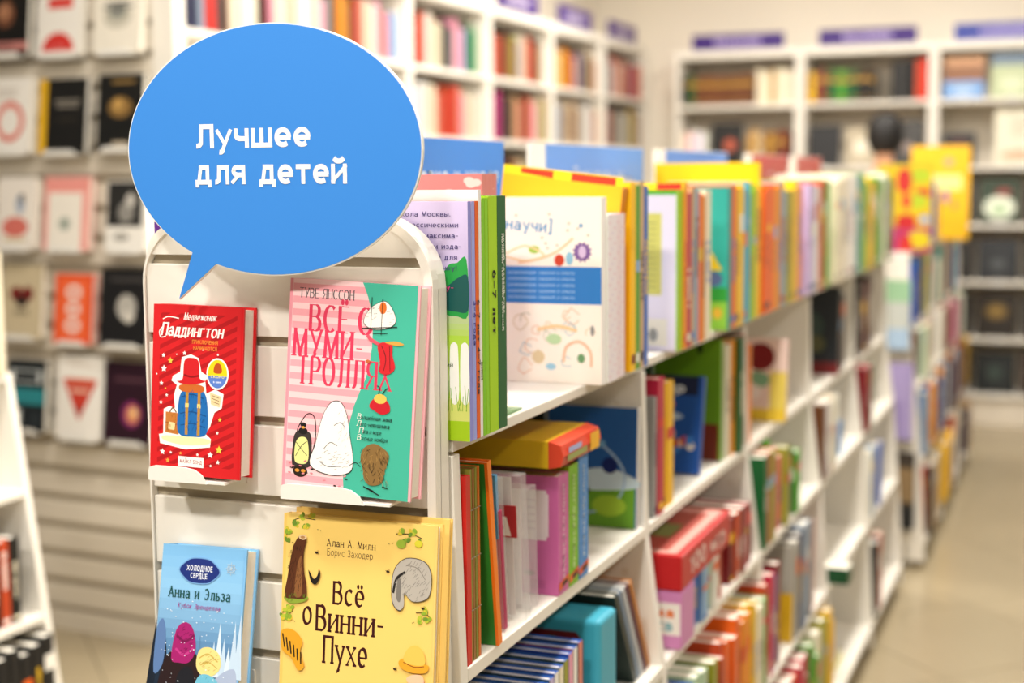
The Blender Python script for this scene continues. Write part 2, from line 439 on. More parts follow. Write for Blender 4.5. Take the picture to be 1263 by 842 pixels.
# square tiles laid on the diagonal: those the picture can show are parts of the floor
TS = 0.60
tb = MB(); g = 0.0015; h_ = TS/2 - g
tb.prism([(-h_,-h_),(h_,-h_),(h_,h_),(-h_,h_)], 2, -0.012, -0.0, (1,1,1,1))
tile_me = tb.mesh('tile', M_TILE)
far = MB()
c45 = math.cos(PI/4)
OX, OY = -2.91 + 0.0, 3.68
n_t = 0
for i in range(-16, 17):
    for j in range(-16, 17):
        u, v = (i + .5)*TS, (j + .5)*TS
        x, y = OX + (u - v)*c45, OY + (u + v)*c45
        if not (-5.5 < x < 4.6 and -2.6 < y < 10.2): continue
        near = (-3.7 < x < -1.0 and 2.4 < y < 4.3) or (-1.3 < x < 1.0 and 3.4 < y < 9.8)
        if near:
            t = bpy.data.objects.new('tile', tile_me); COL.objects.link(t)
            t.parent = FLOOR; t.location = (x, y, 0); t.rotation_euler = (0, 0, PI/4 + (PI/2)*random.randint(0, 3)); n_t += 1
        else:
            far.faces([(x + (a*h_ - b*h_)*c45, y + (a*h_ + b*h_)*c45, z) for z in (-.012, 0) for a, b in ((-1,-1),(1,-1),(1,1),(-1,1))],
                      [(4,5,6,7),(0,1,5,4),(1,2,6,5),(2,3,7,6),(3,0,4,7)], (1,1,1,1))
far.build('tile_field', M_TILE, FLOOR, kind='stuff')
struct(MB().box(WALLX-.12, WALLX, 4.225, BACKY, 0, CEIL).build('wall_left', M_WALL))
struct(MB().box(-6, 5, BACKY, BACKY+.12, 0, CEIL).build('wall_back', M_WALL))
struct(MB().box(-6, WALLX, 4.10, 4.22, 0, CEIL).build('wall_left_return', M_WALL))
struct(MB().box(-6, 5, -3, BACKY+.12, CEIL, CEIL+.1).build('ceiling', M_CEIL))
for (x, y) in LAMPS:
    l = thing('ceiling_downlight', 'round white downlight in the ceiling, %s row, %s from the front' % ({-1.95:'left', -0.45:'middle', 1.5:'right'}[x], ORD[[-0.6,0.9,2.6,4.3,6.0,7.7].index(y)]), 'lamp', (x, y, CEIL), group='ceiling downlights')
    MB().lathe([(.20, -.03), (.215, -.03), (.215, 0), (.20, 0)], n=24).build('housing', M_WHITEP, l)
    MB().lathe([(.185, -.035), (.19, -.03)], n=24).build('diffuser', M_LAMP, l)

# ================================================================== THE AISLE SHELVING WITH THE SLATTED END
XL, XR = -1.085, -0.690
PY = 1.490
Y0, BAY, NB = 1.545, 0.78, 5
ZS = [(1.236, -.690), (.949, -.682), (.710, -.650), (.418, -.628), (.090, -.606)]
TH = 0.018
def zt_shelf(k): return ZS[k][0] + (TH if k else .0145)
def front(z):
    P = [(1.6, -.690), (1.236, -.690), (.949, -.682), (.71, -.65), (.418, -.628), (.09, -.606), (-.1, -.60)]
    for (a, xa), (b, xb) in zip(P, P[1:]):
        if b <= z <= a: return xa + (xb-xa)*(a-z)/(a-b)
    return -.6
gon = thing('shelving_unit', 'long white double-height shelving run with a slatted end panel, full of children\'s books', 'shelving', (0, 0, 0))
# end panel: a back board, slats with grooves between them and an arched rim
def arch(x0, x1, z0, z1, r, n=8):
    pts = [(x0, z0), (x1, z0)]
    for i in range(n+1):
        a = (PI/2)*i/n; pts.append((x1 - r + r*math.cos(a), z1 - r + r*math.sin(a)))
    for i in range(n+1):
        a = PI/2 + (PI/2)*i/n; pts.append((x0 + r + r*math.cos(a), z1 - r + r*math.sin(a)))
    return pts
RAD = 0.085
ep = MB().prism(arch(XL, XR, 0.0, 1.518, RAD), 1, PY+.012, PY+.034).build('end_panel', M_LAM, gon)
MB().prism(arch(XL+.003, XR-.010, 0.02, 1.508, RAD-.008), 1, PY+.009, PY+.0125).build('groove_backing', M_GROOVE, ep)
SL0 = 1.463; SP = 0.0972; GH = 0.0115
zt = [SL0 - SP*k for k in range(15)]
xa, xb = XL+.0035, XR-.0115
sl = MB().prism([(p[0], max(p[1], zt[0]+GH/2)) for p in arch(xa, xb, zt[0]+GH/2, 1.506, 0.0431)], 1, PY, PY+.009).build('slat', M_LAM, ep); bevel(sl, .0012, 2)
slat_me = None
for k in range(14):
    top, bot = zt[k]-GH/2, zt[k+1]+GH/2
    if slat_me is None:
        slat_me = MB().box(xa, xb, 0, .009, -(top-bot), 0).mesh('slat', M_LAM)
    s_ = bpy.data.objects.new('slat', slat_me); COL.objects.link(s_); s_.parent = ep; s_.location = (0, PY, top); bevel(s_, .0012, 2)
MB().box(xa, xb, PY, PY+.009, 0.02, zt[14]-GH/2).build('slat', M_LAM, ep)
# rim: a strip following the edge of the panel
rim = MB()
out_, in_ = arch(XL, XR, 0.0, 1.518, RAD, 12), arch(XL+.0025, XR-.0105, 0.0, 1.5085, RAD-.008, 12)
n = len(out_)
k0 = len(rim.v)
for yy in (PY-.003, PY+.013):
    rim.v += [(p[0], yy, p[1]) for p in out_] + [(p[0], yy, p[1]) for p in in_]
for i in range(1, n):
    j = (i+1) % n
    W_ = (1,1,1,1)
    for f in ((i, j, n+j, n+i)[::-1], (2*n+i, 2*n+j, 3*n+j, 3*n+i), (i, j, 2*n+j, 2*n+i), (n+i, n+j, 3*n+j, 3*n+i)[::-1]):
        rim.f.append(f[::-1] if f[0] in (i,) and len(f) == 4 and f[1] != j else f); rim.c.append(W_)
ro = rim.build('rim', M_LAM, ep)
# uprights, shelves, backs
def upright(y, parent, prof_x=0.0, ztop=1.232):
    zz = [0.03, .09, .418, .71, .949, ztop]
    pts = [(XL, 0.03), (front(.03)+prof_x, .03)] + [(front(z)+prof_x, z) for z in zz[1:]] + [(XL, ztop)]
    mb = MB().prism(pts, 1, y-.011, y+.011)
    u = mb.build('upright', M_LAM, parent); bevel(u, .0015, 2)
    return u
ups = [upright(Y0 + BAY*i, gon) for i in range(NB+1)]
# shelf-pin holes down the first two uprights
for ui in (1, 2):
    for zc in [0.55+.048*k for k in range(14)]:
        yy = Y0 + BAY*ui - .011
        xx = front(zc) - .045
        pts = [(xx+.0055*math.cos(2*PI*i/10), yy-.0008, zc+.0055*math.sin(2*PI*i/10)) for i in range(10)]
        q = MB(); q.face(pts, hx('beige')); q.face([(xx+(p[0]-xx)*.55, p[1]-.0004, zc+(p[2]-zc)*.55) for p in pts], hx('white'))
        q.build('pin_hole', M_PRINT, ups[ui])
for b in range(NB):
    ya, yb = Y0 + BAY*b + .011, Y0 + BAY*(b+1) - .011
    for k, (z, xf) in enumerate(ZS):
        a, c = (ya, yb) if k else (ya - (.011 if b else .02), yb + .011)
        s_ = MB().box(XL if k else XL-.02, xf, a+.0005, c-.0005, z, zt_shelf(k)).build('shelf', M_LAM, gon); bevel(s_, .0015, 2)
    MB().box(XL-.001, XL+.008, ya, yb, .09, 1.235).build('back_board', M_LAM, gon)
for i in range(NB+1):
    for xx in (XL+.03, front(0)-.04):
        MB().lathe([(.018, 0), (.018, .01), (.012, .012), (.012, .09)], xx, Y0+BAY*i + (.0 if i < NB else -.02), 10).build('leg', M_METAL, gon)

SHN = ['top shelf', 'second shelf', 'third shelf', 'fourth shelf', 'lowest shelf']
BOOKS = 0
BAYN = ['nearest', 'second', 'third', 'fourth', 'farthest']
cnt = {}
def row_book(k, ya, yb, colname, h=None, w=None, x=None, label=None, lean=0, marks=True, face=None, art=None, spine=None, z=None, dz=0):
    """a book standing on shelf k of the aisle run, spine to the aisle"""
    b = min(NB-1, max(0, int(((ya+yb)/2 - Y0)/BAY)))
    if k == 0: ya, yb = ya*.978, ya*.978 + (yb-ya)*.978
    t = yb - ya
    h = h or random.uniform(.25, .285)
    if k: h = min(h, ZS[k-1][0] - zt_shelf(k) - .012)
    w = w or min(random.uniform(.17, .21), .3)
    xf = (ZS[k][1] + (.025 if k == 0 else .004) - (0 if k == 0 else random.uniform(.0, .012))) if x is None else x
    key = (b, k); cnt[key] = cnt.get(key, 0) + 1
    if label is None:
        label = '%s %s book, %s from the near end of the %s %s' % ('thin' if t < .022 else 'thick' if t > .04 else 'slim', colname, ORD[cnt[key]-1], BAYN[b] + ' bay\'s', SHN[k])
    return book('childrens_book', label, 'book', (xf - w, ya, (zt_shelf(k) if z is None else z) + dz), w, h, t - .0006, jit(hx(colname), .1), (lean, 0, 0),
                'books on the aisle run, ' + SHN[k], art=art, marks=marks if isinstance(marks, list) else spine_marks(t, colname) if marks else None, face=face, spine=spine)
def row(k, items, hr=(.25, .285), tmax=.036, wr=None):
    for (ya, yb, c) in items:
        n_ = max(1, round((yb-ya)/tmax)) if (yb-ya) > .05 else 1
        for i in range(n_):
            yy = ya + (yb-ya)*i/n_
            y2 = ya + (yb-ya)*(i+1)/n_
            row_book(k, yy, y2, c, random.uniform(*hr), w=random.uniform(*wr) if wr else None)

# ---- top shelf: the books nearest the camera have real covers
def purple_art(w, h):
    a = Art()
    a.rect(0, w, 0, h, 'cdbfe6')
    n = 10
    for i in range(n):      # painted lawn fading into the lilac sky
        f = i/(n-1); c0, c1 = hx('b7dc4e'), hx('cdbfe6')
        a.mb.face([(0, a.y-a.st*1.5, h*(.42+.05*i/2)), (w, a.y-a.st*1.5, h*(.42+.05*i/2)), (w, a.y-a.st*1.5, h*(.42+.05*(i+1)/2)), (0, a.y-a.st*1.5, h*(.42+.05*(i+1)/2))], tuple(c0[k]*(1-f)+c1[k]*f for k in range(4)))
    a.k += 2
    a.rect(0, w, 0, h*.44, 'b5dd4a'); a.rect(0, w, 0, h*.18, 'd9e07a'); a.rect(0, w, 0, h*.085, 'a7cf1d')
    X = w
    a.blob([(X-.046,.180),(X-.040,.192),(X-.032,.198),(X-.024,.208),(X-.014,.210),(X-.002,.214),(X-.0005,.150),(X-.016,.148),(X-.028,.149),(X-.042,.156)], '2ba24a')
    a.blob([(X-.038,.172),(X-.030,.180),(X-.022,.186),(X-.012,.193),(X-.0005,.194),(X-.0005,.155),(X-.016,.153),(X-.028,.155),(X-.036,.162)], '1b5a57')
    for fx in (X-.038, X-.0245, X-.011):
        a.blob([(fx,.050),(fx,.106),(fx+.003,.116),(fx+.008,.116),(fx+.0105,.106),(fx+.0105,.050)], 'fbfbf7')
    for q in range(26):
        x0 = X - .05 + random.random()*.048; a.line([(x0, .036), (x0+random.uniform(-.004,.004), .045+random.random()*.03)], .0007, '7fb52a')
    lines = ['физико-математическая частная школа Москвы.', 'и соединились здесь с классическими', 'методами. Это позволит максима-', 'льно. Частная школа и изда-', 'тельство пособий для', 'вашего ребёнку!']
    for i, s_ in enumerate(lines):
        ww = text2d(s_, .0062, thick=.16, thin=.1, phi=.3)[1]
        a.text(s_, X-.014-[.010,.0,0,-.004,.001,.001][i]-ww, h-.0175-i*.0125, .0062, '4a3f78', thick=.17, thin=.11, phi=.3)
    a.text('тему:', X-.047, h-.103, .0065, 'd93a86', thick=.2, thin=.12)
    a.text('занятий', X-.05, .088, .005, '46603a', thick=.16, thin=.1)
    return a
row_book(0, 1.568, 1.578, 'lilac', .281, .205, -.666, 'lilac workbook at the near end of the top shelf, tree and fence on its cover', marks=False, art=purple_art(.205, .281), spine=hx('8d8fd8'))
def spine_text(bk, txt, w, t, h, z, size, col, **kw):
    """lettering running down a spine (x = w plane)"""
    polys, W = text2d(txt, size, **kw)
    q = MB()
    for p in polys:
        # text x -> -z ; text y -> +y... (reads top to bottom, tilted head right)
        pts = [(w + .0006, t*.5 - size*.35 + py, z - px) for px, py in p]
        A = sum(pts[i][1]*pts[(i+1) % len(pts)][2] - pts[(i+1) % len(pts)][1]*pts[i][2] for i in range(len(pts)))
        if A < 0: pts = pts[::-1]
        q.face(pts, hx(col))
    q.build('spine_lettering', M_PRINT, bk, kind='stuff')
def top_spine(ya, yb, c, h, label, txt=None, col='black', sz=.007, z=.16, x=-.666, kw=None, **k2):
    b_ = row_book(0, ya, yb, c, h, .2, x, label, marks=False, **k2)
    if txt: spine_text(b_, txt, .2, yb-ya, h, z, sz, col, **(kw or dict(thick=.2, thin=.16)))
    return b_
top_spine(1.579, 1.589, 'lilac', .281, 'pale blue-violet workbook spine right beside the lilac cover at the near end', '3–4 года', '3a3a9a', .0075, .165, spine=hx('9aa3e4'))
top_spine(1.590, 1.600, 'orange', .281, 'thin orange workbook spine on the top shelf lettered with an age range', '6–7 лет 4–7 года', '2a2a40', .0080, .165)
top_spine(1.601, 1.609, 'white', .294, 'tall thin white workbook with a turquoise head and black dashes down its spine', 'рики', 'black', .006, .09)
top_spine(1.610, 1.6195, 'lime green', .284, 'first of the green workbook spines, plain leaf green, beside the white one', spine=hx('7fc41c'))
top_spine(1.620, 1.630, 'lime green', .284, 'second plain leaf-green workbook spine, left of the lime one with lettering', spine=hx('8acb1e'))
top_spine(1.631, 1.659, 'lime green', .286, 'lime green workbook with bold black age lettering on its spine', '6–7 лет', '141a10', .0118, .197, kw=dict(thick=.26, thin=.18), spine=hx('a6d413'))
_b = top_spine(1.660, 1.688, 'dark green', .286, 'dark green workbook with white lettering down its spine, last of the near group', 'полный полный полный', 'f4f4ea', .0062, .24, kw=dict(thick=.24, thin=.2))
spine_text(_b, 'полный годовой курс', .2, .036, .286, .24, .0055, 'f4f4ea', thick=.24, thin=.2)
# white paper pack behind the lilac workbook (taller)

DOTS = [(.12+.28*(i % 3), .12+.28*(i % 3)+.12, .03+.0305*i, .037+.0305*i, ('e08aa8','c9b6dc','e08aa8')[i % 3]) for i in range(31)]
def science_art(w, h):
    a = Art(); a.rect(0, w, 0, h, 'f6efe2')
    a.rect(0, w, h*.43, h*.63, '2f7bc4')
    for i in range(5):
        a.text('развивающие задания и опыты', w*.26, h*(.59-.033*i), .0045, 'a8cdee', thick=.16, thin=.12)
    a.text('научи]', w-.152, h*.83, .019, '3f8fc0', width=.074, thick=.2, thin=.12, rot=-.08)
    a.star(w-.030, h*.71, .016, '7a5a96', 12, inner=.75); a.ell(w-.030, h*.71, .006, .009, 'cdb8d8')
    a.ell(w-.066, h*.665, .008, .009, 'c8452e'); a.ell(w-.050, h*.675, .006, .010, '8ec2d8'); a.ell(w-.106, h*.72, .009, .006, '9ac04a')
    a.curve([(w-.13, h*.65), (w-.1, h*.67), (w-.07, h*.71), (w-.045, h*.78)], .004, 'efc9a2')
    a.ell(w-.032, h*.85, .003, .003, '3f8fc0')
    a.curve([(w-.15,h*.70),(w-.12,h*.74),(w-.09,h*.69),(w-.12,h*.66),(w-.15,h*.68)], .003, 'e9cf9e')
    for i in range(16):      # faint doodles of rings, arcs and squiggles on the lower half
        cx, cz, r = w-random.uniform(.015,.16), h*random.uniform(.04,.40), random.uniform(.005,.012); c_ = random.choice(['d8c9a4','b9cfc0','e6bfa0','c4c8b4','a9c6d0'])
        a.curve([(cx+r*math.cos(t), cz+r*math.sin(t)) for t in [random.uniform(0,1)+k*.9 for k in range(random.choice([4,7]))]], .0014, c_)
    for i in range(10):
        a.ell(w-random.uniform(.02,.14), h*random.uniform(.72, .93), .0022, .0018, 'b9b9a6')
    a.curve([(w-.06,h*.12),(w-.055,h*.2),(w-.035,h*.23),(w-.018,h*.18),(w-.016,h*.1)], .004, 'e8c0a0')
    a.ell(w-.032, h*.14, .006, .007, '6a9a6a'); a.ell(w-.075, h*.24, .012, .008, 'b8d8a8'); a.curve([(w-.1,h*.29),(w-.07,h*.31),(w-.04,h*.29)], .005, 'f0cf9c')
    a.ell(w-.08, h*.09, .008, .005, '9ccbe0'); a.ell(w-.1, h*.14, .01, .01, 'd9c8a0'); a.ell(w-.014, h*.29, .003, .008, '8c8c8c')
    return a
row_book(0, 2.067, 2.091, 'white', .278, .20, -.664, 'white science activity book facing the end, blue band and purple germ drawing', marks=False, art=science_art(.2, .278))
row_book(0, 2.092, 2.138, 'white', .252, .20, -.662, 'shorter white book with pink dotted spine beside the white science book', marks=DOTS, spine=hx('f3eaf0'))
row_book(0, 2.140, 2.184, 'pink', .252, .20, -.664, 'pale pink dotted spine next to the white dotted one on the top shelf', marks=DOTS, spine=hx('f1dfe4'))
# tall yellow book with red and yellow blocks along its head, standing behind
def yellow_art(w, h):
    a = Art(); a.rect(0, w, 0, h, 'efb010'); a.rect(0, w, h-.014, h, 'f3d018')
    a.add([(.03,h-.002),(.085,h-.002),(.085,h-.014),(.03,h-.010)], 'e23414'); a.rect(.115, w-.012, h-.014, h-.002, 'e23414'); return a
def green_art(w, h):
    a = Art(); a.rect(0, w, 0, h, 'f7f1e0'); a.rect(0, w, h-.010, h, '57b524'); a.rect(w-.010, w, h-.03, h, '57b524'); return a
_y = row_book(0, 2.186, 2.219, 'amber', .292, .20, -.700, 'tall amber activity book with red and yellow blocks along its top edge', art=yellow_art(.2, .308))
_y.rotation_euler = (0, .115, 0); _y.location.z += .2*math.sin(.115)
row(0, [(2.221, 2.248, 'yellow'), (2.248, 2.271, 'green'), (2.271, 2.294, 'tan'), (2.294, 2.318, 'blue')], (.29, .302))
def lilac_art(w, h):
    a = Art(); a.rect(0, w, 0, h, 'ece4ee'); a.rect(0, w, h-.008, h, '57b524'); a.rect(w-.004, w, 0, h, '9cc43a')
    a.rect(w-.06, w-.03, h*.35, h*.86, 'd9d36a'); a.rect(w-.058, w-.02, h*.03, h*.2, 'f3edd8'); a.ell(w-.045, h*.1, .008, .012, '9a9a90')
    for i in range(12): a.rect(w-.057, w-.04, h*(.4+.036*i), h*(.405+.036*i), '8c8a4a')
    return a
row_book(0, 2.512, 2.541, 'lime green', .283, .20, -.666, 'pale lilac book cover with a yellow strip, facing the gap in the second bay', marks=False, art=lilac_art(.2, .283))
row_book(0, 2.543, 2.566, 'amber', .296, .20, -.664, 'amber album with a yellow and red head band behind the lilac cover', art=Art().rect(0, .2, 0, .296, 'eba818').rect(0, .2, .278, .296, 'f2cf1a').rect(.150, .196, .280, .295, 'd8281e'))
TOP = [(2.566, 2.601, 'crimson'), (2.601, 2.624, 'tan'), (2.624, 2.655, 'grey blue'), (2.655, 2.679, 'orange'), (2.679, 2.705, 'amber'), (2.705, 2.75, 'cream')]
row(0, TOP, (.27, .288))
def teal_face(w, h):
    a = Art(); a.rect(0, w, 0, h, '2aa79d'); a.add([(w-.055, h*.42),(w-.01, h*.42),(w-.045, h*.62)], 'f3cf25'); a.ell(w-.03, h*.36, .02, .015, '5a6aa0')
    a.rect(0, w, h*.2, h*.3, '2f9d3a'); a.rect(0, w, 0, h*.2, '8cc63f'); a.ell(w-.02, h*.12, .01, .012, 'e5b53a'); a.ell(w-.04, h*.08, .008, .01, 'c05ab0'); return a
row_book(0, 2.885, 2.92, 'teal', .285, .205, -.664, 'teal picture book with a yellow kite shape, cover facing the camera on the top shelf', marks=False, art=teal_face(.205, .285))
row(0, [(2.922, 2.967, 'orange'), (2.967, 3.036, 'yellow'), (3.036, 3.1, 'turquoise'), (3.1, 3.158, 'lime green'), (3.158, 3.209, 'yellow'), (3.244, 3.354, 'orange'), (3.354, 3.431, 'amber'), (3.431, 3.501, 'grey blue'), (3.501, 3.573, 'olive'), (3.573, 3.649, 'yellow'), (3.649, 3.716, 'salmon')], (.265, .295))
row(0, [(3.80, 3.85, 'lilac'), (3.85, 3.895, 'lilac'), (3.895, 3.958, 'white'), (3.958, 4.05, 'terracotta'), (4.05, 4.131, 'green')], (.27, .295))
row(0, [(4.25, 4.428, 'cream'), (4.428, 4.643, 'white'), (4.643, 4.767, 'teal'), (4.767, 4.898, 'lime green'), (4.898, 5.056, 'yellow'), (5.056, 5.268, 'green'), (5.268, 5.36, 'white'), (5.36, 5.44, 'green'), (5.44, 5.50, 'navy'), (5.50, 5.55, 'navy')], (.28, .31), tmax=.045)
# items behind the front row of the top shelf (far side of the run)
for i, (ya, cc) in enumerate([(1.79, '5f9a4a'), (1.803, '6aa653'), (1.816, '5f9a4a'), (1.829, '7aae5c')]):
    a = Art(); a.rect(0, .164, 0, .313, '5c9b4c'); a.rect(0, .164, .285, .313, 'e07a7a')
    for q in range(13): a.add([(.0126*q, .286), (.0126*q+.012, .286), (.0126*q+.006+random.uniform(-.004,.004), .268+random.random()*.01)], 'e07a7a')
    for q in range(9): a.ell(random.uniform(.02,.16), random.uniform(.26,.305), .008, .005, 'f3c9c4')
    book('colouring_book', '%s large colouring book with a pink floral head, behind the green spines' % ORD[i], 'book', (-.921, ya, zt_shelf(0)), .165, .313, .0125, 'd9857f', group='pink-headed colouring books', art=a)
book('picture_album', 'big plain yellow album standing crosswise behind the second bay\'s top row', 'book', (-.908, 3.145, zt_shelf(0)), .237, .336, .014, 'efbf0e', face='efbf0e', spine='efbf0e')
book('picture_album', 'white and violet album on the far side of the run at its near end', 'book', (-1.108, 1.528, zt_shelf(0)), .10, .290, .012, 'f4eeea',
     art=Art().rect(0, .1, 0, .29, 'f4eeea').rect(.014, .1, .12, .256, '5e2a83').rect(.02, .025, .262, .28, '9a9090').rect(.03, .034, .262, .28, '9a9090'))
# spiral-bound pads lying in a row behind (grey wire along their heads)
sp = thing('spiral_pad', 'pale drawing pad with a wire spiral along its head, behind the top row', 'notebook', (-.905, 2.34, zt_shelf(0)))
MB().box(0, .012, 0, .60, 0, .298, hx('f1ece4')).build('pages', M_PAPER, sp)
wr_ = MB()
for i in range(46):
    yy = .01 + i*.0128; wr_.tube([(.006+.009*math.cos(a), yy, .297+.009*math.sin(a)) for a in [2*PI*q/8 for q in range(9)]], .0011, 4, hx('grey'))
wr_.build('wire_spiral', M_METAL, sp, kind='stuff')

# ---- blue and red category boards along the middle of the top shelf
be = thing('book_end', 'clear green-tinted plastic book end beside the dark green workbook', 'book end', (-.90, 1.656, zt_shelf(0)+.001))
MB().box(0, .205, 0, .002, 0, .13).build('upright_plate', M_GREENP, be); MB().box(0, .205, .0021, .12, 0, .0025).build('base_plate', M_GREENP, be)
def board(yc, L_, col, txt, label, z0=1.40, z1=1.620, tcol='e9f1fb'):
    t = thing('category_board', label, 'sign', (-.935, yc, zt_shelf(0)), group='category boards on the aisle run')
    hh = z1 - zt_shelf(0)
    MB().box(-.004, .004, 0, L_, .012, hh, hx('white')).build('panel', M_WHITEP, t)
    MB().box(.0042, .0052, .075, L_-.002, .012, hh-.002, hx(col)).build('printed_face', M_PRINT, t)
    MB().box(-.022, .022, 0, L_, 0, .012).build('foot', M_WHITEP, t)
    polys, W = text2d(txt, .030, thick=.17, thin=.15)
    f = min(1.0, (L_-.12)/W); q = MB()
    x0 = .075 + (L_-.075-W*f)/2
    for p in polys:
        pts = [(.0058, x0 + px*f, hh-.072 + py) for px, py in p]
        A = sum(pts[i][1]*pts[(i+1) % len(pts)][2] - pts[(i+1) % len(pts)][1]*pts[i][2] for i in range(len(pts)))
        q.face(pts if A > 0 else pts[::-1], hx(tcol))
    q.build('lettering', M_PRINT, t)
board(1.70, .60, '3f86dc', 'подготовка к школе', 'blue category board about getting ready for school, nearest on the run', tcol='c5def5')
board(2.43, .70, '5f93dd', 'Тренируем ум', 'blue category board with a white left edge, second along the run', tcol='cfe0f4')
board(3.24, .70, '4f82cc', '–––––', 'blue category board, third along the run, above the yellow album')
board(4.18, .62, 'a83440', '–––', 'dark red category board, fourth along the run')
board(4.88, .56, 'a84450', '–––', 'dark red category board, farthest along the run')

# ---- second shelf, nearest bay
Z1 = zt_shelf(1)
def B(name, label, loc, w, h, t, cov, rot=(0,0,0), **k): return book(name, label, 'book', loc, w, h, t, cov, rot, k.pop('group', None), **k)
row_book(1, 1.560, 1.574, 'red', .235, .19, -.684, 'thin red booklet at the near end of the second shelf', marks=False)
for i, (ya, c) in enumerate([(1.576, '8a8a34'), (1.584, '9a6a30'), (1.592, '8a8a34'), (1.600, 'd9722a')]):
    b_ = B('stapled_booklet', ['olive', 'brown', 'second olive', 'orange-brown'][i] + ' stapled booklet, ' + ORD[i] + ' of four right of the thin red one', (-.876, ya, Z1), .19, .24, .006, c, c=.0005, group='stapled booklets')
    st = MB()
    for zz in (.065, .13, .19): st.tube([(.1905, .0005, zz), (.1915, .001, zz), (.1915, .005, zz), (.1905, .0055, zz)], .0006, 4, hx('grey'))
    st.build('staples', M_METAL, b_, kind='stuff')
B('colouring_book', 'large orange-edged sheet book leaning forward on the second shelf, green cover', (-.868, 1.645, Z1), .19, .245, .012, 'f0741a', (.135, 0, 0), spine='f5831f', art=Art().rect(0, .186, 0, .243, '2f7f2a'), c=.001)
def pouch(label, loc, w, h, t, head, edge, rot=(0,0,0), card=None):
    p = thing('hanging_pouch', label, 'packet', loc, rot, 'clear pouches')
    mb = MB(); n_ = 5
    pts = [(0, 0), (w, 0)] + [(w+.002*math.sin(i*2.1), t*(.5-.5*math.cos(PI*i/n_))) for i in range(1, n_)] + [(w, t), (0, t)]
    mb.prism(pts, 2, 0, h); mb.build('clear_bag', M_PLASTIC, p)
    MB().box(.004, w-.016, t*.35, t*.42, .003, h*.98, hx('efe6e2')).build('insert_sheet', M_PAPER, p)
    if head:
        a = Art(y=-.0012); hz = h*.62
        mb = MB().box(.0, w, -.001, t*.3, hz, h*1.04, hx(head)); c_ = mb.build('header_card', M_PRINT, p)
        a.text('ЕК', w-.036, h*.945, .014, 'eaf4fa', thick=.24, thin=.18); a.blob([(w-.06,hz+.006),(w-.036,h*.9),(w-.028,h*.9),(w-.006,hz+.012)], '6c8fa6'); a.blob([(w-.04,hz+.004),(w-.03,h*.72),(w-.018,h*.72),(w-.012,hz+.004)], '2e4a5c'); a.build('header_print', p)
    if card:
        MB().box(w-.05, w-.006, -.003, -.0015, h*.58, h*.8, hx('b8282c')).build('tag_card', M_PRINT, p)
        Art(y=-.0032).add([(w-.048,h*.59),(w-.014,h*.59),(w-.02,h*.72),(w-.046,h*.74)], 'f2e6d6').text('6', w-.038, h*.62, .016, 'b8282c', thick=.25, thin=.2).build('tag_print', p)
    if edge: MB().box(w-.003, w+.0025, t*.1, t*.5, .002, h*.8, hx(edge)).build('zip_edge', M_PRINT, p)
    return p
pouch('clear pouch with a blue header card and crimson edge, second shelf', (-.865, 1.70, Z1), .17, .205, .022, '4a9fd0', 'b5245c', (.10, 0, 0))
pouch('crinkled clear pouch with a small red tag card, right of the crimson-edged one', (-.855, 1.755, Z1), .17, .20, .02, None, None, (.08, 0, 0), card=True)
pouch('plain crinkled clear pouch pressed against the pink box book', (-.85, 1.80, Z1), .155, .17, .03, None, None, (.04, 0, 0))
def pink_art(w, h):
    a = Art(); a.rect(0, w, 0, h, 'c4629c'); a.rect(w-.13, w-.018, h*.46, h*.88, 'e3d5d8'); a.rect(w-.13, w-.015, h*.49, h*.85, 'e3d5d8')
    for i in range(5): a.rect(w-.085, w-.035, h*(.55+.06*i), h*(.556+.06*i), 'a58aa0')
    for i in range(7): a.rect(w-.10+.003*i, w-.03-.002*i, h*(.28+.022*i), h*(.284+.022*i), 'd07fb2')
    a.ell(w-.07, h*.17, .006, .006, '5a2a4a'); a.ell(w-.045, h*.175, .009, .004, '7a3a62')
    for i in range(3): a.rect(w-.1, w-.02, h*(.06+.025*i), h*(.066+.025*i), '9a4a7a')
    return a
b_ = row_book(1, 1.877, 1.920, 'pink', .172, .17, -.681, 'pink box-like activity book with a pale panel on its cover, second shelf', marks=False, art=pink_art(.17, .172), spine=hx('cf6aa8'))
PB = [b_]
PB.append(row_book(1, 1.922, 1.963, 'lime green', .178, .17, -.681, 'bright green activity book with white spine lettering beside the pink one', marks=False, spine=hx('7fbf1f')))
PB.append(row_book(1, 1.965, 2.008, 'blue', .184, .17, -.681, 'bright blue activity book with white spine lettering beside the green one', marks=False, spine=hx('4a90d9')))
for b_, hh, tt, cc in zip(PB, (.172, .178, .184), (.043, .041, .043), ('f3c6dc', 'd9efb0', 'c6dff3')):
    spine_text(b_, 'многоразовые', .17, tt, hh, hh*.92, .0125, cc, thick=.2, thin=.16)
    q = MB(); q.face([(.1708, 0.001, .006), (.1708, tt-.001, .013), (.1708, tt-.001, .024), (.1708, 0.001, .017)], hx('e8642a'))
    q.face([(.1711, tt*.3, .010), (.1711, tt*.8, .013), (.1711, tt*.8, .019), (.1711, tt*.3, .016)], hx('2a1210')); q.build('spine_flash', M_PRINT, b_)
row_book(1, 2.012, 2.040, 'terracotta', .188, .17, -.70, 'brown-red slim book after the blue activity book on the second shelf', marks=False)
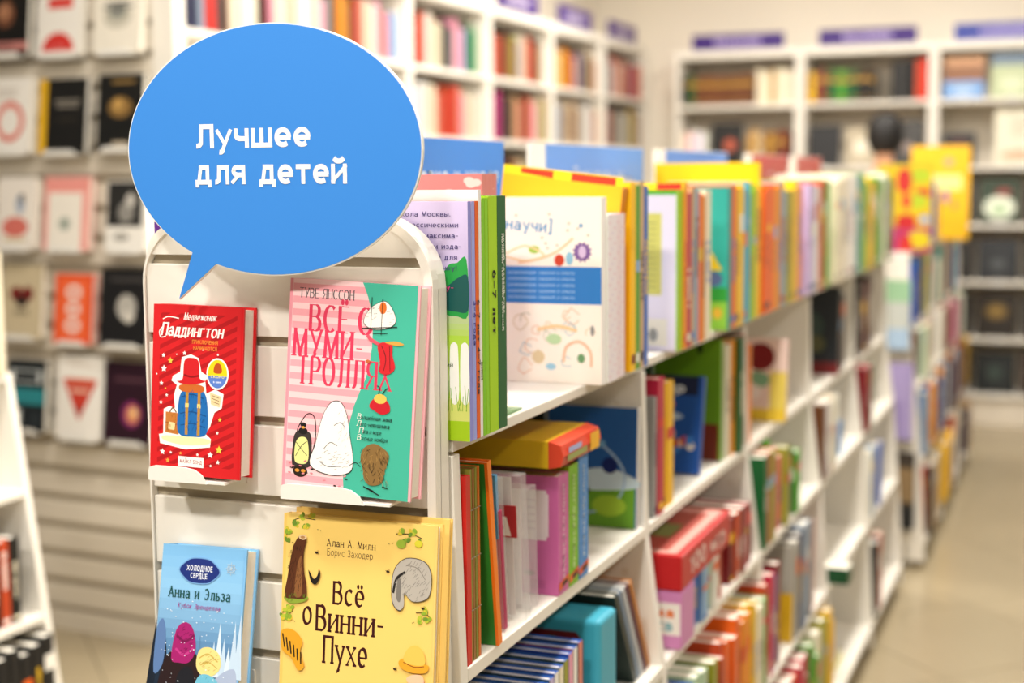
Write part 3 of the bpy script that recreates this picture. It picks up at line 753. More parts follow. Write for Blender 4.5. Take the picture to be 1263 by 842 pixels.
# thick yellow board book lying across the pink, green and blue books
yl = thing('board_book', 'thick yellow board book with a red spine lying across the pink, green and blue books', 'book', (-.84, 1.862, Z1+.186))
mb = MB(); mb.prism([(0,0),(.15,0),(.168,.004),(.172,.018),(.168,.033),(.15,.038),(0,.038)], 1, 0, .165, hx('d9b21e')); mb.build('cover', M_COVER, yl)
mb = MB(); mb.prism([(.150,-.0006),(.1685,.0035),(.1727,.018),(.1685,.0336),(.150,.0386)], 1, -.0006, .1656, hx('d2452c')); mb.build('spine_wrap', M_COVER, yl)
mb = MB()
for (ya, yb, za, zb, c_) in ((.02, .075, .020, .028, 'a9b6e0'), (.015, .1, .009, .018, '98a05a'), (.115, .155, .006, .032, 'f0b41a')):
    mb.face([(.1735, ya, za), (.1735, yb, za), (.1735, yb, zb), (.1735, ya, zb)], hx(c_))
mb.build('spine_print', M_PRINT, yl)
# dark covers deep in the shelf
for i, (x, y, w, h, c) in enumerate([(-.98, 1.72, .15, .23, '163a40'), (-1.04, 1.84, .18, .225, '1f2f38'), (-1.03, 2.06, .26, .235, '12262b')]):
    B('picture_album', ['dark teal album at the back of the second shelf behind the pouches', 'slate album at the back of the second shelf behind the pink book', 'black-green album deep in the second shelf below the yellow board book'][i], (x, y, Z1), w, h, .02, c)
def space_art(w, h):
    a = Art(); a.rect(0, w, 0, h, '2b62a8'); a.rect(0, w, 0, h*.40, '6fa92c'); a.blob([(0,h*.33),(w*.3,h*.42),(w*.7,h*.5),(w,h*.42),(w,h*.34),(w*.5,h*.3)], 'cfe4ee')
    a.curve([(w*.02,h*.85),(w*.5,h*.78),(w*.88,h*.5),(w*.8,h*.2),(w*.4,h*.08)], .004, 'a9c8e4')
    a.ell(w*.3, h*.78, .018, .012, 'c8502c'); a.ell(w*.75, h*.52, .014, .014, '182a6a'); a.ell(w*.45, h*.3, .02, .012, '1c241c'); a.ell(w*.35, h*.4, .016, .01, '9a7a3a')
    a.ell(w*.6, h*.7, .02, .008, '7ab0d8'); a.ell(w*.75, h*.18, .03, .018, 'a9cf3a'); return a
B('picture_book', 'blue and green picture book standing at the far end of the nearest bay\'s second shelf', (-.875, 2.285, Z1), .185, .205, .016, 'e8e4dc', (-.05, 0, 0), art=space_art(.182, .203), face='2b62a8')
# ---- third shelf, nearest bay
Z2 = zt_shelf(2)
tb_ = thing('game_box', 'turquoise game box with a dark red panel on the third shelf', 'box', (-.87, 2.015, Z2))
mb = MB().box(0, .205, 0, .085, 0, .162, hx('3fa5be')); o = mb.build('box_body', M_COVER, tb_); bevel(o, .008, 3)
Art(y=-.0006).add([(.01,.005),(.178,.005),(.178,.130),(.166,.142),(.01,.142)], '6a1d20').ell(.125,.115,.032,.018,'2f5a38').ell(.05,.11,.03,.018,'4a2a1c').build('box_print', tb_)
for i, (ya, hh, c, sp_) in enumerate([(1.745,.118,'8a9a2a','white'),(1.765,.126,'1f3f2a','cream'),(1.785,.13,'1d3f8c','light blue'),(1.803,.132,'24497a','blue'),(1.822,.135,'2a3a2a','lilac'),(1.842,.137,'203a8c','white'),(1.862,.139,'6a6a3a','cream'),(1.882,.142,'3a4a2a','olive'),(1.902,.146,'27409a','pink'),(1.922,.148,'8c2a3a','white'),(1.945,.15,'24304a','salmon')]):
    row_book(2, ya, ya+.0175, 'blue', hh, .16, -.675 - .0, '%s of the low booklets on the third shelf before the turquoise box' % ORD[i], marks=False, face=hx(c), spine=hx(sp_))
for i, (ya, c) in enumerate([(2.165, '1f2f2a'), (2.185, '6f8298'), (2.205, 'b9bcc0'), (2.225, '5a2030'), (2.245, 'b9742a')]):
    B('picture_book', '%s book leaning right of the turquoise box on the third shelf' % ['black-green', 'steel blue', 'pale grey', 'wine red', 'dull orange'][i], (-.855, ya + .047, Z2), .185, .205, .012, c, (.56, 0, 0), group='leaning books on the third shelf')
B('picture_album', 'black-green album at the back of the third shelf over the turquoise box', (-1.05, 2.10, Z2), .18, .215, .02, '15261c')
B('picture_album', 'very dark album at the back of the third shelf near the end panel', (-1.02, 1.80, Z2), .22, .2, .02, '101416')

# ---- second bay
row(1, [(2.375, 2.392, 'grey'), (2.392, 2.43, 'crimson'), (2.43, 2.465, 'yellow'), (2.465, 2.51, 'yellow')], (.205, .245), wr=(.17, .19))
def hero_art(w, h):
    a = Art(); a.rect(0, w, 0, h, '2355a6'); a.rect(0, w, h*.8, h, '1a2548'); a.text('мир', w*.45, h*.82, .022, 'e6edf5', thick=.25, thin=.2)
    a.ell(w*.6, h*.7, .02, .012, 'd8702c'); a.ell(w*.65, h*.58, .03, .008, 'b9cfe8')
    for i in range(14): a.ell(random.uniform(w*.35, w*.95), random.uniform(h*.06, h*.42), .009, .009, random.choice(['c9452f','e8e0d8','3f7fd0','f0c8a8']))
    return a
B('picture_book', 'blue picture book with small red and white figures leaning back in the second bay', (-.875, 2.74, Z1), .175, .195, .02, '2355a6', (-.22, 0, 0), art=hero_art(.165, .195))
B('picture_album', 'tall bright green album with a brown foot, second shelf of the second bay', (-.905, 2.905, Z1), .21, .255, .012, '5d8f12', spine='8cc63f',
  art=Art().rect(0, .21, 0, .255, '6a9c17').rect(0, .205, 0, .078, '7a2c14').ell(.13, .04, .04, .02, '9a4a1c').ell(.165, .235, .006, .01, '24380c'))
row(1, [(2.925, 2.968, 'cream'), (2.968, 3.01, 'amber'), (3.01, 3.05, 'dark green'), (3.05, 3.09, 'terracotta')], (.24, .25), wr=(.19, .2))
B('picture_album', 'dark emerald album at the near end of the second bay\'s second shelf', (-.93, 2.55, Z1), .19, .25, .015, '0f4a33')
# third shelf, second bay: pink box, blue spines and a red box lying on top
pkb = thing('game_box', 'pink and white game box with orange lettering under the red box', 'box', (-.84, 2.395, Z2))
o = MB().box(0, .20, 0, .09, 0, .104, hx('cf86bb')).build('box_body', M_COVER, pkb); bevel(o, .003, 2)
Art(y=-.0006).rect(.0,.198,.026,.084,'f3ece4').text('ма', .150, .058, .019, 'e8762c', thick=.26, thin=.2).text('СВ', .155, .033, .015, '2f9aa8', thick=.24, thin=.2).build('box_print', pkb)
row(2, [(2.49, 2.51, 'blue'), (2.51, 2.53, 'light blue'), (2.53, 2.57, 'blue'), (2.57, 2.61, 'light blue'), (2.61, 2.66, 'pale green'), (2.66, 2.70, 'white'), (2.70, 2.745, 'terracotta')], (.098, .104), wr=(.17, .19))
rb = thing('game_box', 'long red box with a pictured lid lying on the books, second bay\'s third shelf', 'box', (-.845, 2.395, Z2+.106))
o = MB().box(0, .205, 0, .37, 0, .064, hx('c01e22')).build('box_body', M_COVER, rb); bevel(o, .003, 2)
q = MB(); q.face([(.01,.01,.0646),(.192,.01,.0646),(.192,.36,.0646),(.01,.36,.0646)], hx('dba59a')); q.face([(.03,.03,.0650),(.172,.03,.0650),(.172,.33,.0650),(.03,.33,.0650)], hx('a84a40'))
q.face([(.06,.12,.0654),(.15,.12,.0654),(.15,.22,.0654),(.06,.22,.0654)], hx('7a8a4c')); q.build('lid_print', M_PRINT, rb)
q = MB(); polys, W = text2d('100 игр', .034, thick=.2, thin=.16)
for p in polys:
    pts = [(.2057, .06 + px*.26/W, .016 + py) for px, py in p]
    A = sum(pts[i][1]*pts[(i+1) % len(pts)][2] - pts[(i+1) % len(pts)][1]*pts[i][2] for i in range(len(pts)))
    q.face(pts if A > 0 else pts[::-1], hx('f1d9d2'))
q.build('side_lettering', M_PRINT, rb, kind='stuff')
row(2, [(2.83, 2.868, 'dark red'), (2.868, 2.91, 'terracotta'), (2.91, 2.95, 'dark red'), (2.95, 2.99, 'crimson'), (2.99, 3.03, 'dark red')], (.13, .15), wr=(.17, .18))
row(3, [(2.37, 2.44, 'blue'), (2.44, 2.55, 'pale green'), (2.569, 2.634, 'olive'), (2.634, 2.689, 'terracotta'), (2.689, 2.745, 'orange'), (2.745, 2.826, 'orange'), (2.826, 2.896, 'amber'), (2.896, 2.96, 'yellow'), (2.96, 3.02, 'cream'), (3.02, 3.06, 'green'), (3.06, 3.09, 'terracotta')], (.2, .24), wr=(.17, .19))
# ---- third bay
B('picture_book', 'board book with a dark red ball on pink and yellow, alone in the third bay', (-.80, 3.42, Z1), .14, .20, .02, 'e9c9c0', (-.08, 0, 0),
  art=Art().rect(0, .14, 0, .2, 'ead0c6').ell(.075, .155, .036, .034, '7a1a20').ell(.07, .10, .03, .02, '7fae8a').rect(.1, .14, 0, .12, 'e6d060').rect(0, .14, 0, .03, 'e9c83a').ell(.05, .07, .03, .02, 'f3e6e0'))
B('picture_book', 'orange-spined slim book at the near end of the third bay\'s second shelf', (-.86, 3.13, Z1), .175, .22, .02, 'ef8a3a')
row(2, [(3.125, 3.16, 'dark green'), (3.16, 3.20, 'terracotta'), (3.20, 3.24, 'olive'), (3.24, 3.27, 'crimson')], (.2, .22), wr=(.16, .18))
B('picture_album', 'bright green album in the third bay\'s third shelf', (-.86, 3.29, Z2), .185, .215, .02, '4fae1e')
row(2, [(3.33, 3.37, 'salmon'), (3.37, 3.41, 'olive'), (3.41, 3.45, 'navy'), (3.45, 3.50, 'dark green'), (3.5, 3.55, 'green')], (.15, .19), wr=(.16, .18))
row(3, [(3.125, 3.16, 'crimson'), (3.16, 3.2, 'purple'), (3.2, 3.24, 'dark red')], (.22, .25), wr=(.16, .18))
B('picture_book', 'grey and yellow picture book with blue rings, fourth shelf of the third bay', (-.83, 3.38, zt_shelf(3)), .20, .235, .02, 'b9b4a8', (-.06, 0, 0),
  art=Art().rect(0, .2, 0, .235, 'a8a398').rect(.02, .2, 0, .12, 'd9ab20').ell(.1, .15, .05, .04, 'cfcac0').ell(.12, .155, .02, .018, '23407c').ell(.13, .09, .02, .018, '2f6a9c').ell(.13, .04, .03, .012, '5c8a3a'))
row(3, [(3.42, 3.46, 'grey'), (3.46, 3.50, 'navy'), (3.50, 3.56, 'grey blue'), (3.56, 3.61, 'grey blue'), (3.61, 3.665, 'grey'), (3.665, 3.70, 'salmon')], (.235, .265), wr=(.17, .185))
B('picture_album', 'navy album with a red corner resting at the back of the third bay\'s fourth shelf', (-1.0, 3.74, zt_shelf(3)), .3, .26, .02, '252a4a')
row(4, [(3.13, 3.176, 'blue'), (3.176, 3.276, 'terracotta'), (3.276, 3.36, 'orange'), (3.36, 3.438, 'crimson'), (3.438, 3.506, 'dark red'), (3.506, 3.615, 'green'), (3.615, 3.703, 'cream'), (3.703, 3.796, 'olive'), (3.796, 3.87, 'yellow')], (.23, .29), tmax=.042, wr=(.18, .2))
# ---- fourth bay
def dark_art(w, h, k=0):
    a = Art(); a.rect(0, w, 0, h, '23282e'); a.rect(0, w, 0, h*.14, '7a1f22'); a.ell(w*.5, h*.55, w*.3, h*.2, '3a4a44'); a.ell(w*.7, h*.35, w*.12, h*.1, '5a5a3a'); a.ell(w*.3, h*.75, w*.15, h*.08, '5c1f24'); return a
B('picture_album', 'black picture album with a red foot, second shelf of the fourth bay', (-.9, 4.30, Z1), .225, .26, .02, '1d2126', art=dark_art(.225, .26))
row(1, [(4.325, 4.37, 'white'), (4.37, 4.42, 'brown'), (4.42, 4.47, 'dark grey')], (.2, .25), wr=(.18, .2))
row(2, [(3.91, 3.95, 'brown'), (3.95, 4.0, 'white'), (4.0, 4.04, 'grey'), (4.04, 4.1, 'cream'), (4.1, 4.16, 'white')], (.2, .22), wr=(.17, .19))
B('picture_book', 'small light blue book after the pale magazines in the fourth bay', (-.84, 4.30, Z2), .175, .10, .03, '5a9ad8')
B('picture_book', 'small dark green book jutting from the fourth bay\'s fourth shelf', (-.78, 3.93, zt_shelf(3)), .20, .045, .08, '0f4a2a')
B('picture_book', 'yellow booklet lying low in the fourth bay', (-.86, 4.0, zt_shelf(4)), .21, .02, .30, 'd9d23a')
# ---- farthest bay
row(1, [(4.70, 4.76, 'black'), (4.76, 4.82, 'dark red'), (4.82, 4.88, 'black'), (4.88, 4.94, 'dark red'), (4.94, 5.0, 'black'), (5.0, 5.06, 'brown')], (.23, .255), tmax=.06, wr=(.18, .2))
row(2, [(4.70, 4.74, 'dark red'), (4.74, 4.80, 'crimson'), (4.80, 4.85, 'dark green')], (.2, .22), wr=(.18, .2))
row(3, [(4.70, 4.75, 'white'), (4.75, 4.81, 'light blue'), (4.81, 4.87, 'cream'), (4.95, 5.0, 'blue')], (.2, .25), wr=(.18, .2))
row(4, [(4.72, 4.77, 'dark grey'), (4.77, 4.83, 'navy'), (4.83, 4.88, 'salmon')], (.24, .28), wr=(.18, .2))

# ================================================================== SPEECH-BUBBLE SIGN
sg = thing('speech_bubble_sign', 'big blue speech-bubble sign with white lettering fixed to the top of the end panel', 'sign', (-.868, 1.434, 1.592))
def bubble(rx, rz, e=0.0):
    P = []; n_ = 90
    A0, A1 = math.radians(236), math.radians(247)       # the tail leaves the lower left of the oval
    for i in range(n_+1):
        t = math.radians(247) + (2*PI - (A1-A0))*i/n_
        P.append((rx*math.cos(t), rz*math.sin(t)))
    return P[::1]
def tail(P, e): return P + [(-.1275 - e*.3, -.1715 - e*1.2)]
outer = tail(bubble(.1925, .1425), .0012); 
o = MB().prism(outer, 1, .0006, .0052, hx('white')).build('board_edge', M_WHITEP, sg)
inner = tail(bubble(.1911, .1411), 0)
o = MB().prism(inner, 1, 0, .0007).build('blue_face', M_SIGN, sg)
a = Art(y=-.0002, step=.0001)
kw = dict(thick=.265, thin=.195, track=.16, xh=.80, xs=1.5)
a.text('Лучшее', -.0990, .0035, .0275, 'fdf6ee', width=.1535, **kw)
a.text('для детей', -.0990, -.0380, .0275, 'fdf6ee', width=.1985, **kw)
a.build('lettering', sg)
MB().box(-.03, .03, .005, .054, -.12, -.105).build('bracket', M_WHITEP, sg)

# ================================================================== FACE-OUT BOOKS ON THE END PANEL
def ledge(x, z, w, label, depth=.045, yb=PY, lip=.0155, cut=.62):
    t = thing('display_ledge', label, 'ledge', (x, yb, z), group='white display ledges')
    MB().box(.002, w*.85, -.0025, 0, -.01, .05).build('back_plate', M_WHITEP, t)
    MB().box(.002, w*.85, -depth, -.0025, -.003, 0).build('tray', M_WHITEP, t)
    c_ = w*.66
    lipP = [(.002, -.003), (c_, -.003), (c_-.006, lip*.45), (c_-.016, lip*.85), (c_-.03, lip), (.012, lip), (.004, lip*.85), (.002, lip*.5)]
    MB().prism(lipP, 1, -depth-.0025, -depth).build('lip', M_WHITEP, t)
    return t
def faceout(label, o, w, h, t, tilt, roll, cov, art, spine=None, group=None):
    b_ = book('displayed_book', label, 'book', o, w, h, t, cov, None, group, spine=spine, art=art, c=.0028, left=True)
    b_.rotation_mode = 'XYZ'
    M = Matrix.Rotation(-tilt, 4, 'X') @ Matrix.Rotation(roll, 4, 'Y')
    b_.rotation_euler = M.to_euler()
    return b_
# red adventure book
def red_art(w, h):
    a = Art(); a.rect(0, w, 0, h, 'd21f24')
    m_ = .006; a.k += 1
    for i in range(-14, 20):     # raked darker stripes clipped to the panel
        z0 = i*.0125; P = [(m_*1.7, z0), (w-m_, z0+.052), (w-m_, z0+.0575), (m_*1.7, z0+.0055)]
        Q = []
        lo, hi = .012, h-.010
        for j in range(4):
            p, q = P[j], P[(j+1) % 4]
            def clip(P_, f, s):
                R = []
                for u in range(len(P_)):
                    a_, b_ = P_[u], P_[(u+1) % len(P_)]
                    ia, ib = f(a_), f(b_)
                    if ia: R.append(a_)
                    if ia != ib:
                        t = (s - a_[1])/(b_[1]-a_[1]); R.append((a_[0]+(b_[0]-a_[0])*t, s))
                return R
        P = clip(P, lambda p: p[1] >= lo, lo)
        if len(P) > 2: P = clip(P, lambda p: p[1] <= hi, hi)
        if len(P) > 2: a.add(P, 'b0161c', False)
    W_ = 'fdf3ee'
    a.text('Медвежонок', .043, .187, .0088, W_, width=.046, rot=.0, thick=.22, thin=.09, slant=.35, phi=.3, track=.05)
    a.text('Паддингтон', .011, .167, .0160, W_, width=.088, thick=.235, thin=.09, slant=.28, phi=.3, track=.04)
    a.curve([(.014,.178),(.009,.172),(.011,.165),(.018,.166)], .0012, W_); a.curve([(.014,.187),(.022,.190),(.036,.1885)], .0013, W_)
    a.text('ПРИКЛЮЧЕНИЯ', .056, .159, .0048, 'f0973a', width=.036, thick=.17, thin=.15); a.text('НАЧИНАЮТСЯ', .058, .1515, .0048, 'f0973a', width=.033, thick=.17, thin=.15)
    # cut-out picture: luggage only
    S_ = [(.014,.036),(.012,.047),(.018,.048),(.018,.078),(.026,.082),(.034,.080),(.032,.096),(.036,.108),(.028,.113),(.030,.119),(.040,.124),(.042,.142),(.055,.146),(.066,.142),(.070,.126),(.080,.121),(.076,.115),(.078,.100),(.090,.106),(.102,.101),(.100,.084),(.090,.078),(.084,.060),(.078,.052),(.086,.046),(.085,.036),(.05,.031)]
    a.add(S_, 'fcfaf2')
    a.blob([(.020,.040),(.05,.036),(.083,.040),(.078,.046),(.022,.046)], 'e7e7b2')
    a.add([(.021,.050),(.040,.048),(.041,.074),(.021,.075)], 'c47a35'); a.line([(.021,.062),(.041,.060)], .001, '8a4a1c'); a.add([(.025,.054),(.034,.053),(.035,.062),(.026,.063)], 'ecd9a0'); a.curve([(.027,.075),(.031,.080),(.036,.075)], .0015, '7a3f1a')
    a.blob([(.040,.050),(.060,.047),(.079,.051),(.081,.075),(.076,.100),(.058,.106),(.042,.099),(.038,.075)], '1f6bb4')
    a.curve([(.043,.094),(.058,.098),(.074,.094)], .0014, '154d8a'); a.curve([(.042,.074),(.058,.077),(.078,.073)], .0014, '154d8a'); a.curve([(.043,.060),(.060,.063),(.077,.059)], .0012, '154d8a')
    a.rect(.049,.053,.049,.102,'b98a3a'); a.rect(.066,.070,.049,.102,'b98a3a'); a.rect(.0485,.0535,.082,.087,'f0d27a'); a.rect(.0655,.0705,.082,.087,'f0d27a')
    a.blob([(.040,.108),(.058,.111),(.074,.108),(.071,.101),(.044,.101)], 'c9682a')
    a.hatch(.042,.078,.052,.10,50,.004,1.2,'174f8e',.0005,(.060,.076,.019,.026)); a.hatch(.022,.039,.05,.073,22,.003,1.4,'9a5a24',.0004)
    a.blob([(.036,.113),(.044,.116),(.046,.138),(.056,.142),(.066,.138),(.068,.118),(.077,.115),(.060,.110),(.044,.110)], 'cf1f26'); a.curve([(.046,.121),(.056,.119),(.067,.121)], .0022, '8e1218')
    a.add([(.083,.102),(.099,.098),(.097,.085),(.085,.088)], 'ecd3a2')
    for i in range(3): a.line([(.086,.0985-.0035*i),(.096,.0958-.0035*i)], .0007, '7a5a3a')
    # badge
    a.ell(.093, .1245, .0155, .019, 'fdfaf4', 30); a.ell(.093, .1245, .0135, .017, 'f3d21a', 30)
    a.add([(.093+.0135*math.cos(t), .1245+.017*math.sin(t)) for t in [PI+.15+(PI-.3)*i/14 for i in range(15)]], '5a7fcf')
    a.blob([(.088,.126),(.089,.135),(.094,.1375),(.098,.134),(.0985,.126)], 'b8501e'); a.text('СКОРО', .0835, .1195, .0035, 'e8dca0', width=.019, thick=.2, thin=.18); a.text('в кино', .0875, .1135, .0032, 'eaf0ff', width=.011, thick=.2, thin=.18)
    for (x, z, r, c_) in [(.016,.143,.0030,W_),(.026,.137,.0042,'f6c84a'),(.017,.127,.0045,W_),(.046,.147,.0030,W_),(.093,.1475,.0018,W_),(.014,.109,.0030,W_),(.022,.095,.0022,W_),(.020,.103,.0015,'f6c84a'),(.014,.086,.0026,W_),(.098,.070,.0028,'f6c84a'),(.095,.054,.0022,W_),(.018,.026,.0040,W_),(.030,.026,.0020,W_),(.044,.026,.0022,'f6a84a'),(.068,.026,.0022,W_),(.098,.034,.0052,'f6d24a'),(.086,.027,.0042,W_),(.097,.019,.0030,W_),(.026,.016,.0032,'f6a84a'),(.087,.014,.002,W_),(.035,.145,.0012,W_),(.007,.120,.0014,W_),(.072,.152,.0012,W_)]:
        a.star(x, z, r, c_, inner=.5)
    a.rect(.041, .077, .0105, .0225, 'fcf4ee'); a.text('МАЙКЛ БОНД', .0435, .0145, .0045, '9a3a3a', width=.031, thick=.17, thin=.14)
    return a
# pink striped tales
def pink_tales(w, h):
    a = Art(); a.rect(0, w, 0, h, 'f8cfd2')
    P_ = h/16.5
    a.k += 1
    for i in range(17):
        z = h - (i+.35)*P_; z1_ = z - P_*.52
        if z1_ < 0: continue
        a.rect(.0045, w, z1_, z, 'f3a6b0', False)
    a.rect(0, .004, 0, h, 'f09aa8')
    curve = [(.575,1),(.62,.935),(.655,.86),(.668,.78),(.668,.70),(.655,.62),(.63,.55),(.59,.49),(.55,.42),(.52,.34),(.50,.25),(.49,.16),(.49,.08),(.50,0)]
    # teal side built from strips so the edge stays smooth
    a.k += 1
    for (u0, v0), (u1, v1) in zip(curve, curve[1:]):
        a.add([(u0*w, v0*h), (w, v0*h), (w, v1*h), (u1*w, v1*h)], '45b69c', False)
    D_ = '3a3f3c'
    a.text('ТУВЕ ЯНССОН', .0125, h*.912, .0115, '4c474a', width=.0715, thick=.165, thin=.06, serif=.05, track=.1)
    R_ = 'dd3a5c'; kw = dict(thick=.215, thin=.04, serif=.07, track=.10)
    a.text('ВСЁ', .0265, h*.756, .0310, R_, width=.053, **kw); a.text('О', .090, h*.756, .0310, R_, width=.0205, **kw)
    a.text('МУМИ-', .0065, h*.633, .0325, R_, width=.092, **kw)
    a.text('ТРОЛЛЯХ', .0135, h*.503, .0325, R_, width=.1225, **kw)
    K = '1c1a1a'
    # storm lantern
    a.curve([(.017,.060),(.019,.072),(.030,.088),(.040,.084),(.042,.060),(.036,.034)], .0012, K)
    a.blob([(.0125,.048),(.014,.062),(.020,.068),(.032,.068),(.037,.060),(.038,.034),(.034,.026),(.016,.024),(.012,.034)], '3b3432')
    a.blob([(.0155,.036),(.016,.052),(.021,.060),(.030,.060),(.0335,.050),(.034,.036),(.030,.030),(.019,.030)], 'e8e896')
    a.curve([(.017,.054),(.025,.046),(.032,.040)], .0007, K); a.curve([(.031,.056),(.024,.050),(.017,.038)], .0007, K)
    a.ell(.0255, .068, .006, .004, K); a.ell(.0255, .075, .004, .003, K); a.ell(.0255, .072, .002, .0015, 'e8a23a'); a.ell(.024, .021, .0095, .007, '2a2018'); a.ell(.020, .0215, .003, .002, 'd8913a'); a.ell(.028, .0215, .003, .002, 'd8913a')
    for i in range(26):
        a.ell(random.uniform(.005,.085), random.uniform(.008,.034), .0022, .0009, random.choice([K, 'd97a88', 'e08a94']), 8, rot=random.uniform(-.5,.5))
    # plain snow mound with ink outline (stand-in for the drawn figure)
    m_ = [(.037,.030),(.043,.055),(.050,.085),(.060,.103),(.073,.105),(.082,.090),(.087,.066),(.092,.042),(.088,.026),(.062,.021)]
    a.blob([(x+(x-.066)*.025, z+(z-.06)*.022) for x, z in m_], K); a.blob(m_, 'fbf6f2')
    a.curve([(.054,.050),(.062,.058),(.071,.055)], .0007, K); a.curve([(.066,.078),(.074,.082),(.080,.077)], .0007, K); a.curve([(.050,.034),(.060,.030),(.072,.031)], .0007, K)
    a.hatch(.044,.086,.026,.05,34,.004,.4,'8a8480',.0004,(.066,.040,.022,.016)); a.hatch(.07,.086,.05,.095,26,.004,1.2,'b9b2ac',.0004,(.074,.07,.011,.03))
    a.curve([(.088,.034),(.096,.038),(.102,.034)], .0008, K)
    # small things down the green side
    m_ = [(.098,.199),(.103,.212),(.112,.220),(.124,.224),(.133,.216),(.138,.203),(.130,.195),(.110,.192)]
    a.blob([(x+(x-.118)*.03, z+(z-.208)*.04) for x, z in m_], K); a.blob(m_, 'f7f1ea')
    a.hatch(.100,.134,.197,.221,26,.004,.3,'8a8a86',.0004,(.118,.207,.018,.012)); a.ell(.1215, .2165, .0045, .0068, 'e07028'); a.line([(.107,.228),(.107,.190)], .0008, K); a.line([(.1205,.227),(.1205,.186)], .0008, K)
    a.line([(.096,.192),(.140,.196)], .0012, K); a.line([(.110,.187),(.128,.188)], .0008, K)
    a.blob([(.119,.163),(.117,.174),(.124,.178),(.135,.176),(.136,.164),(.140,.150),(.132,.142),(.120,.144),(.121,.154)], 'd2262f')
    a.curve([(.117,.176),(.108,.180),(.104,.184)], .004, 'e0566a'); a.blob([(.126,.178),(.140,.180),(.150,.177),(.140,.175)], 'd8a24a'); a.curve([(.122,.174),(.128,.160),(.126,.146)], .0007, K); a.curve([(.132,.174),(.133,.160),(.134,.146)], .0006, K)
    a.ell(.1055, .155, .003, .002, 'c8643a')
    a.blob([(.110,.104),(.116,.100),(.126,.096),(.136,.100),(.134,.110),(.124,.116),(.114,.112)], 'c9202c'); a.ell(.1235, .1135, .008, .0055, 'ecc35a'); a.curve([(.121,.119),(.122,.126),(.119,.128)], .001, K); a.curve([(.126,.119),(.130,.125),(.133,.126)], .001, K)
    tx = dict(thick=.14, thin=.09, slant=.15, track=.09)
    for i, (s_, x_) in enumerate([('Волшебная зима', .0975), ('Лето-невидимка', .0965), ('Папа и море', .1005), ('В конце ноября', .0985)]):
        z_ = h*(.362 - .0325*i)
        a.text(s_[0], x_-.0022, z_, .0066, 'f4efe4', **tx); a.text(s_[1:], x_+.0022, z_, .0052, '1d2b27', width=[.0395,.038,.024,.034][i], **tx)
    # tuft of dry grass
    m_ = [(.106,.030),(.102,.044),(.106,.056),(.118,.062),(.130,.058),(.138,.050),(.134,.034),(.130,.018),(.116,.014),(.108,.020)]
    a.blob(m_, '8a6a3c')
    for i in range(60):
        x_ = random.uniform(.104,.136); z_ = random.uniform(.018,.058); a.line([(x_, z_), (x_+random.uniform(-.005,.005), z_-random.uniform(.002,.007))], .0005, random.choice([K, '5a3f1e', 'b08a4e']))
    a.line([(.108,.012),(.128,.004)], .0014, K); a.line([(.132,.014),(.138,.013)], .0014, K); a.line([(.112,.011),(.121,.008)], .001, K)
    return a
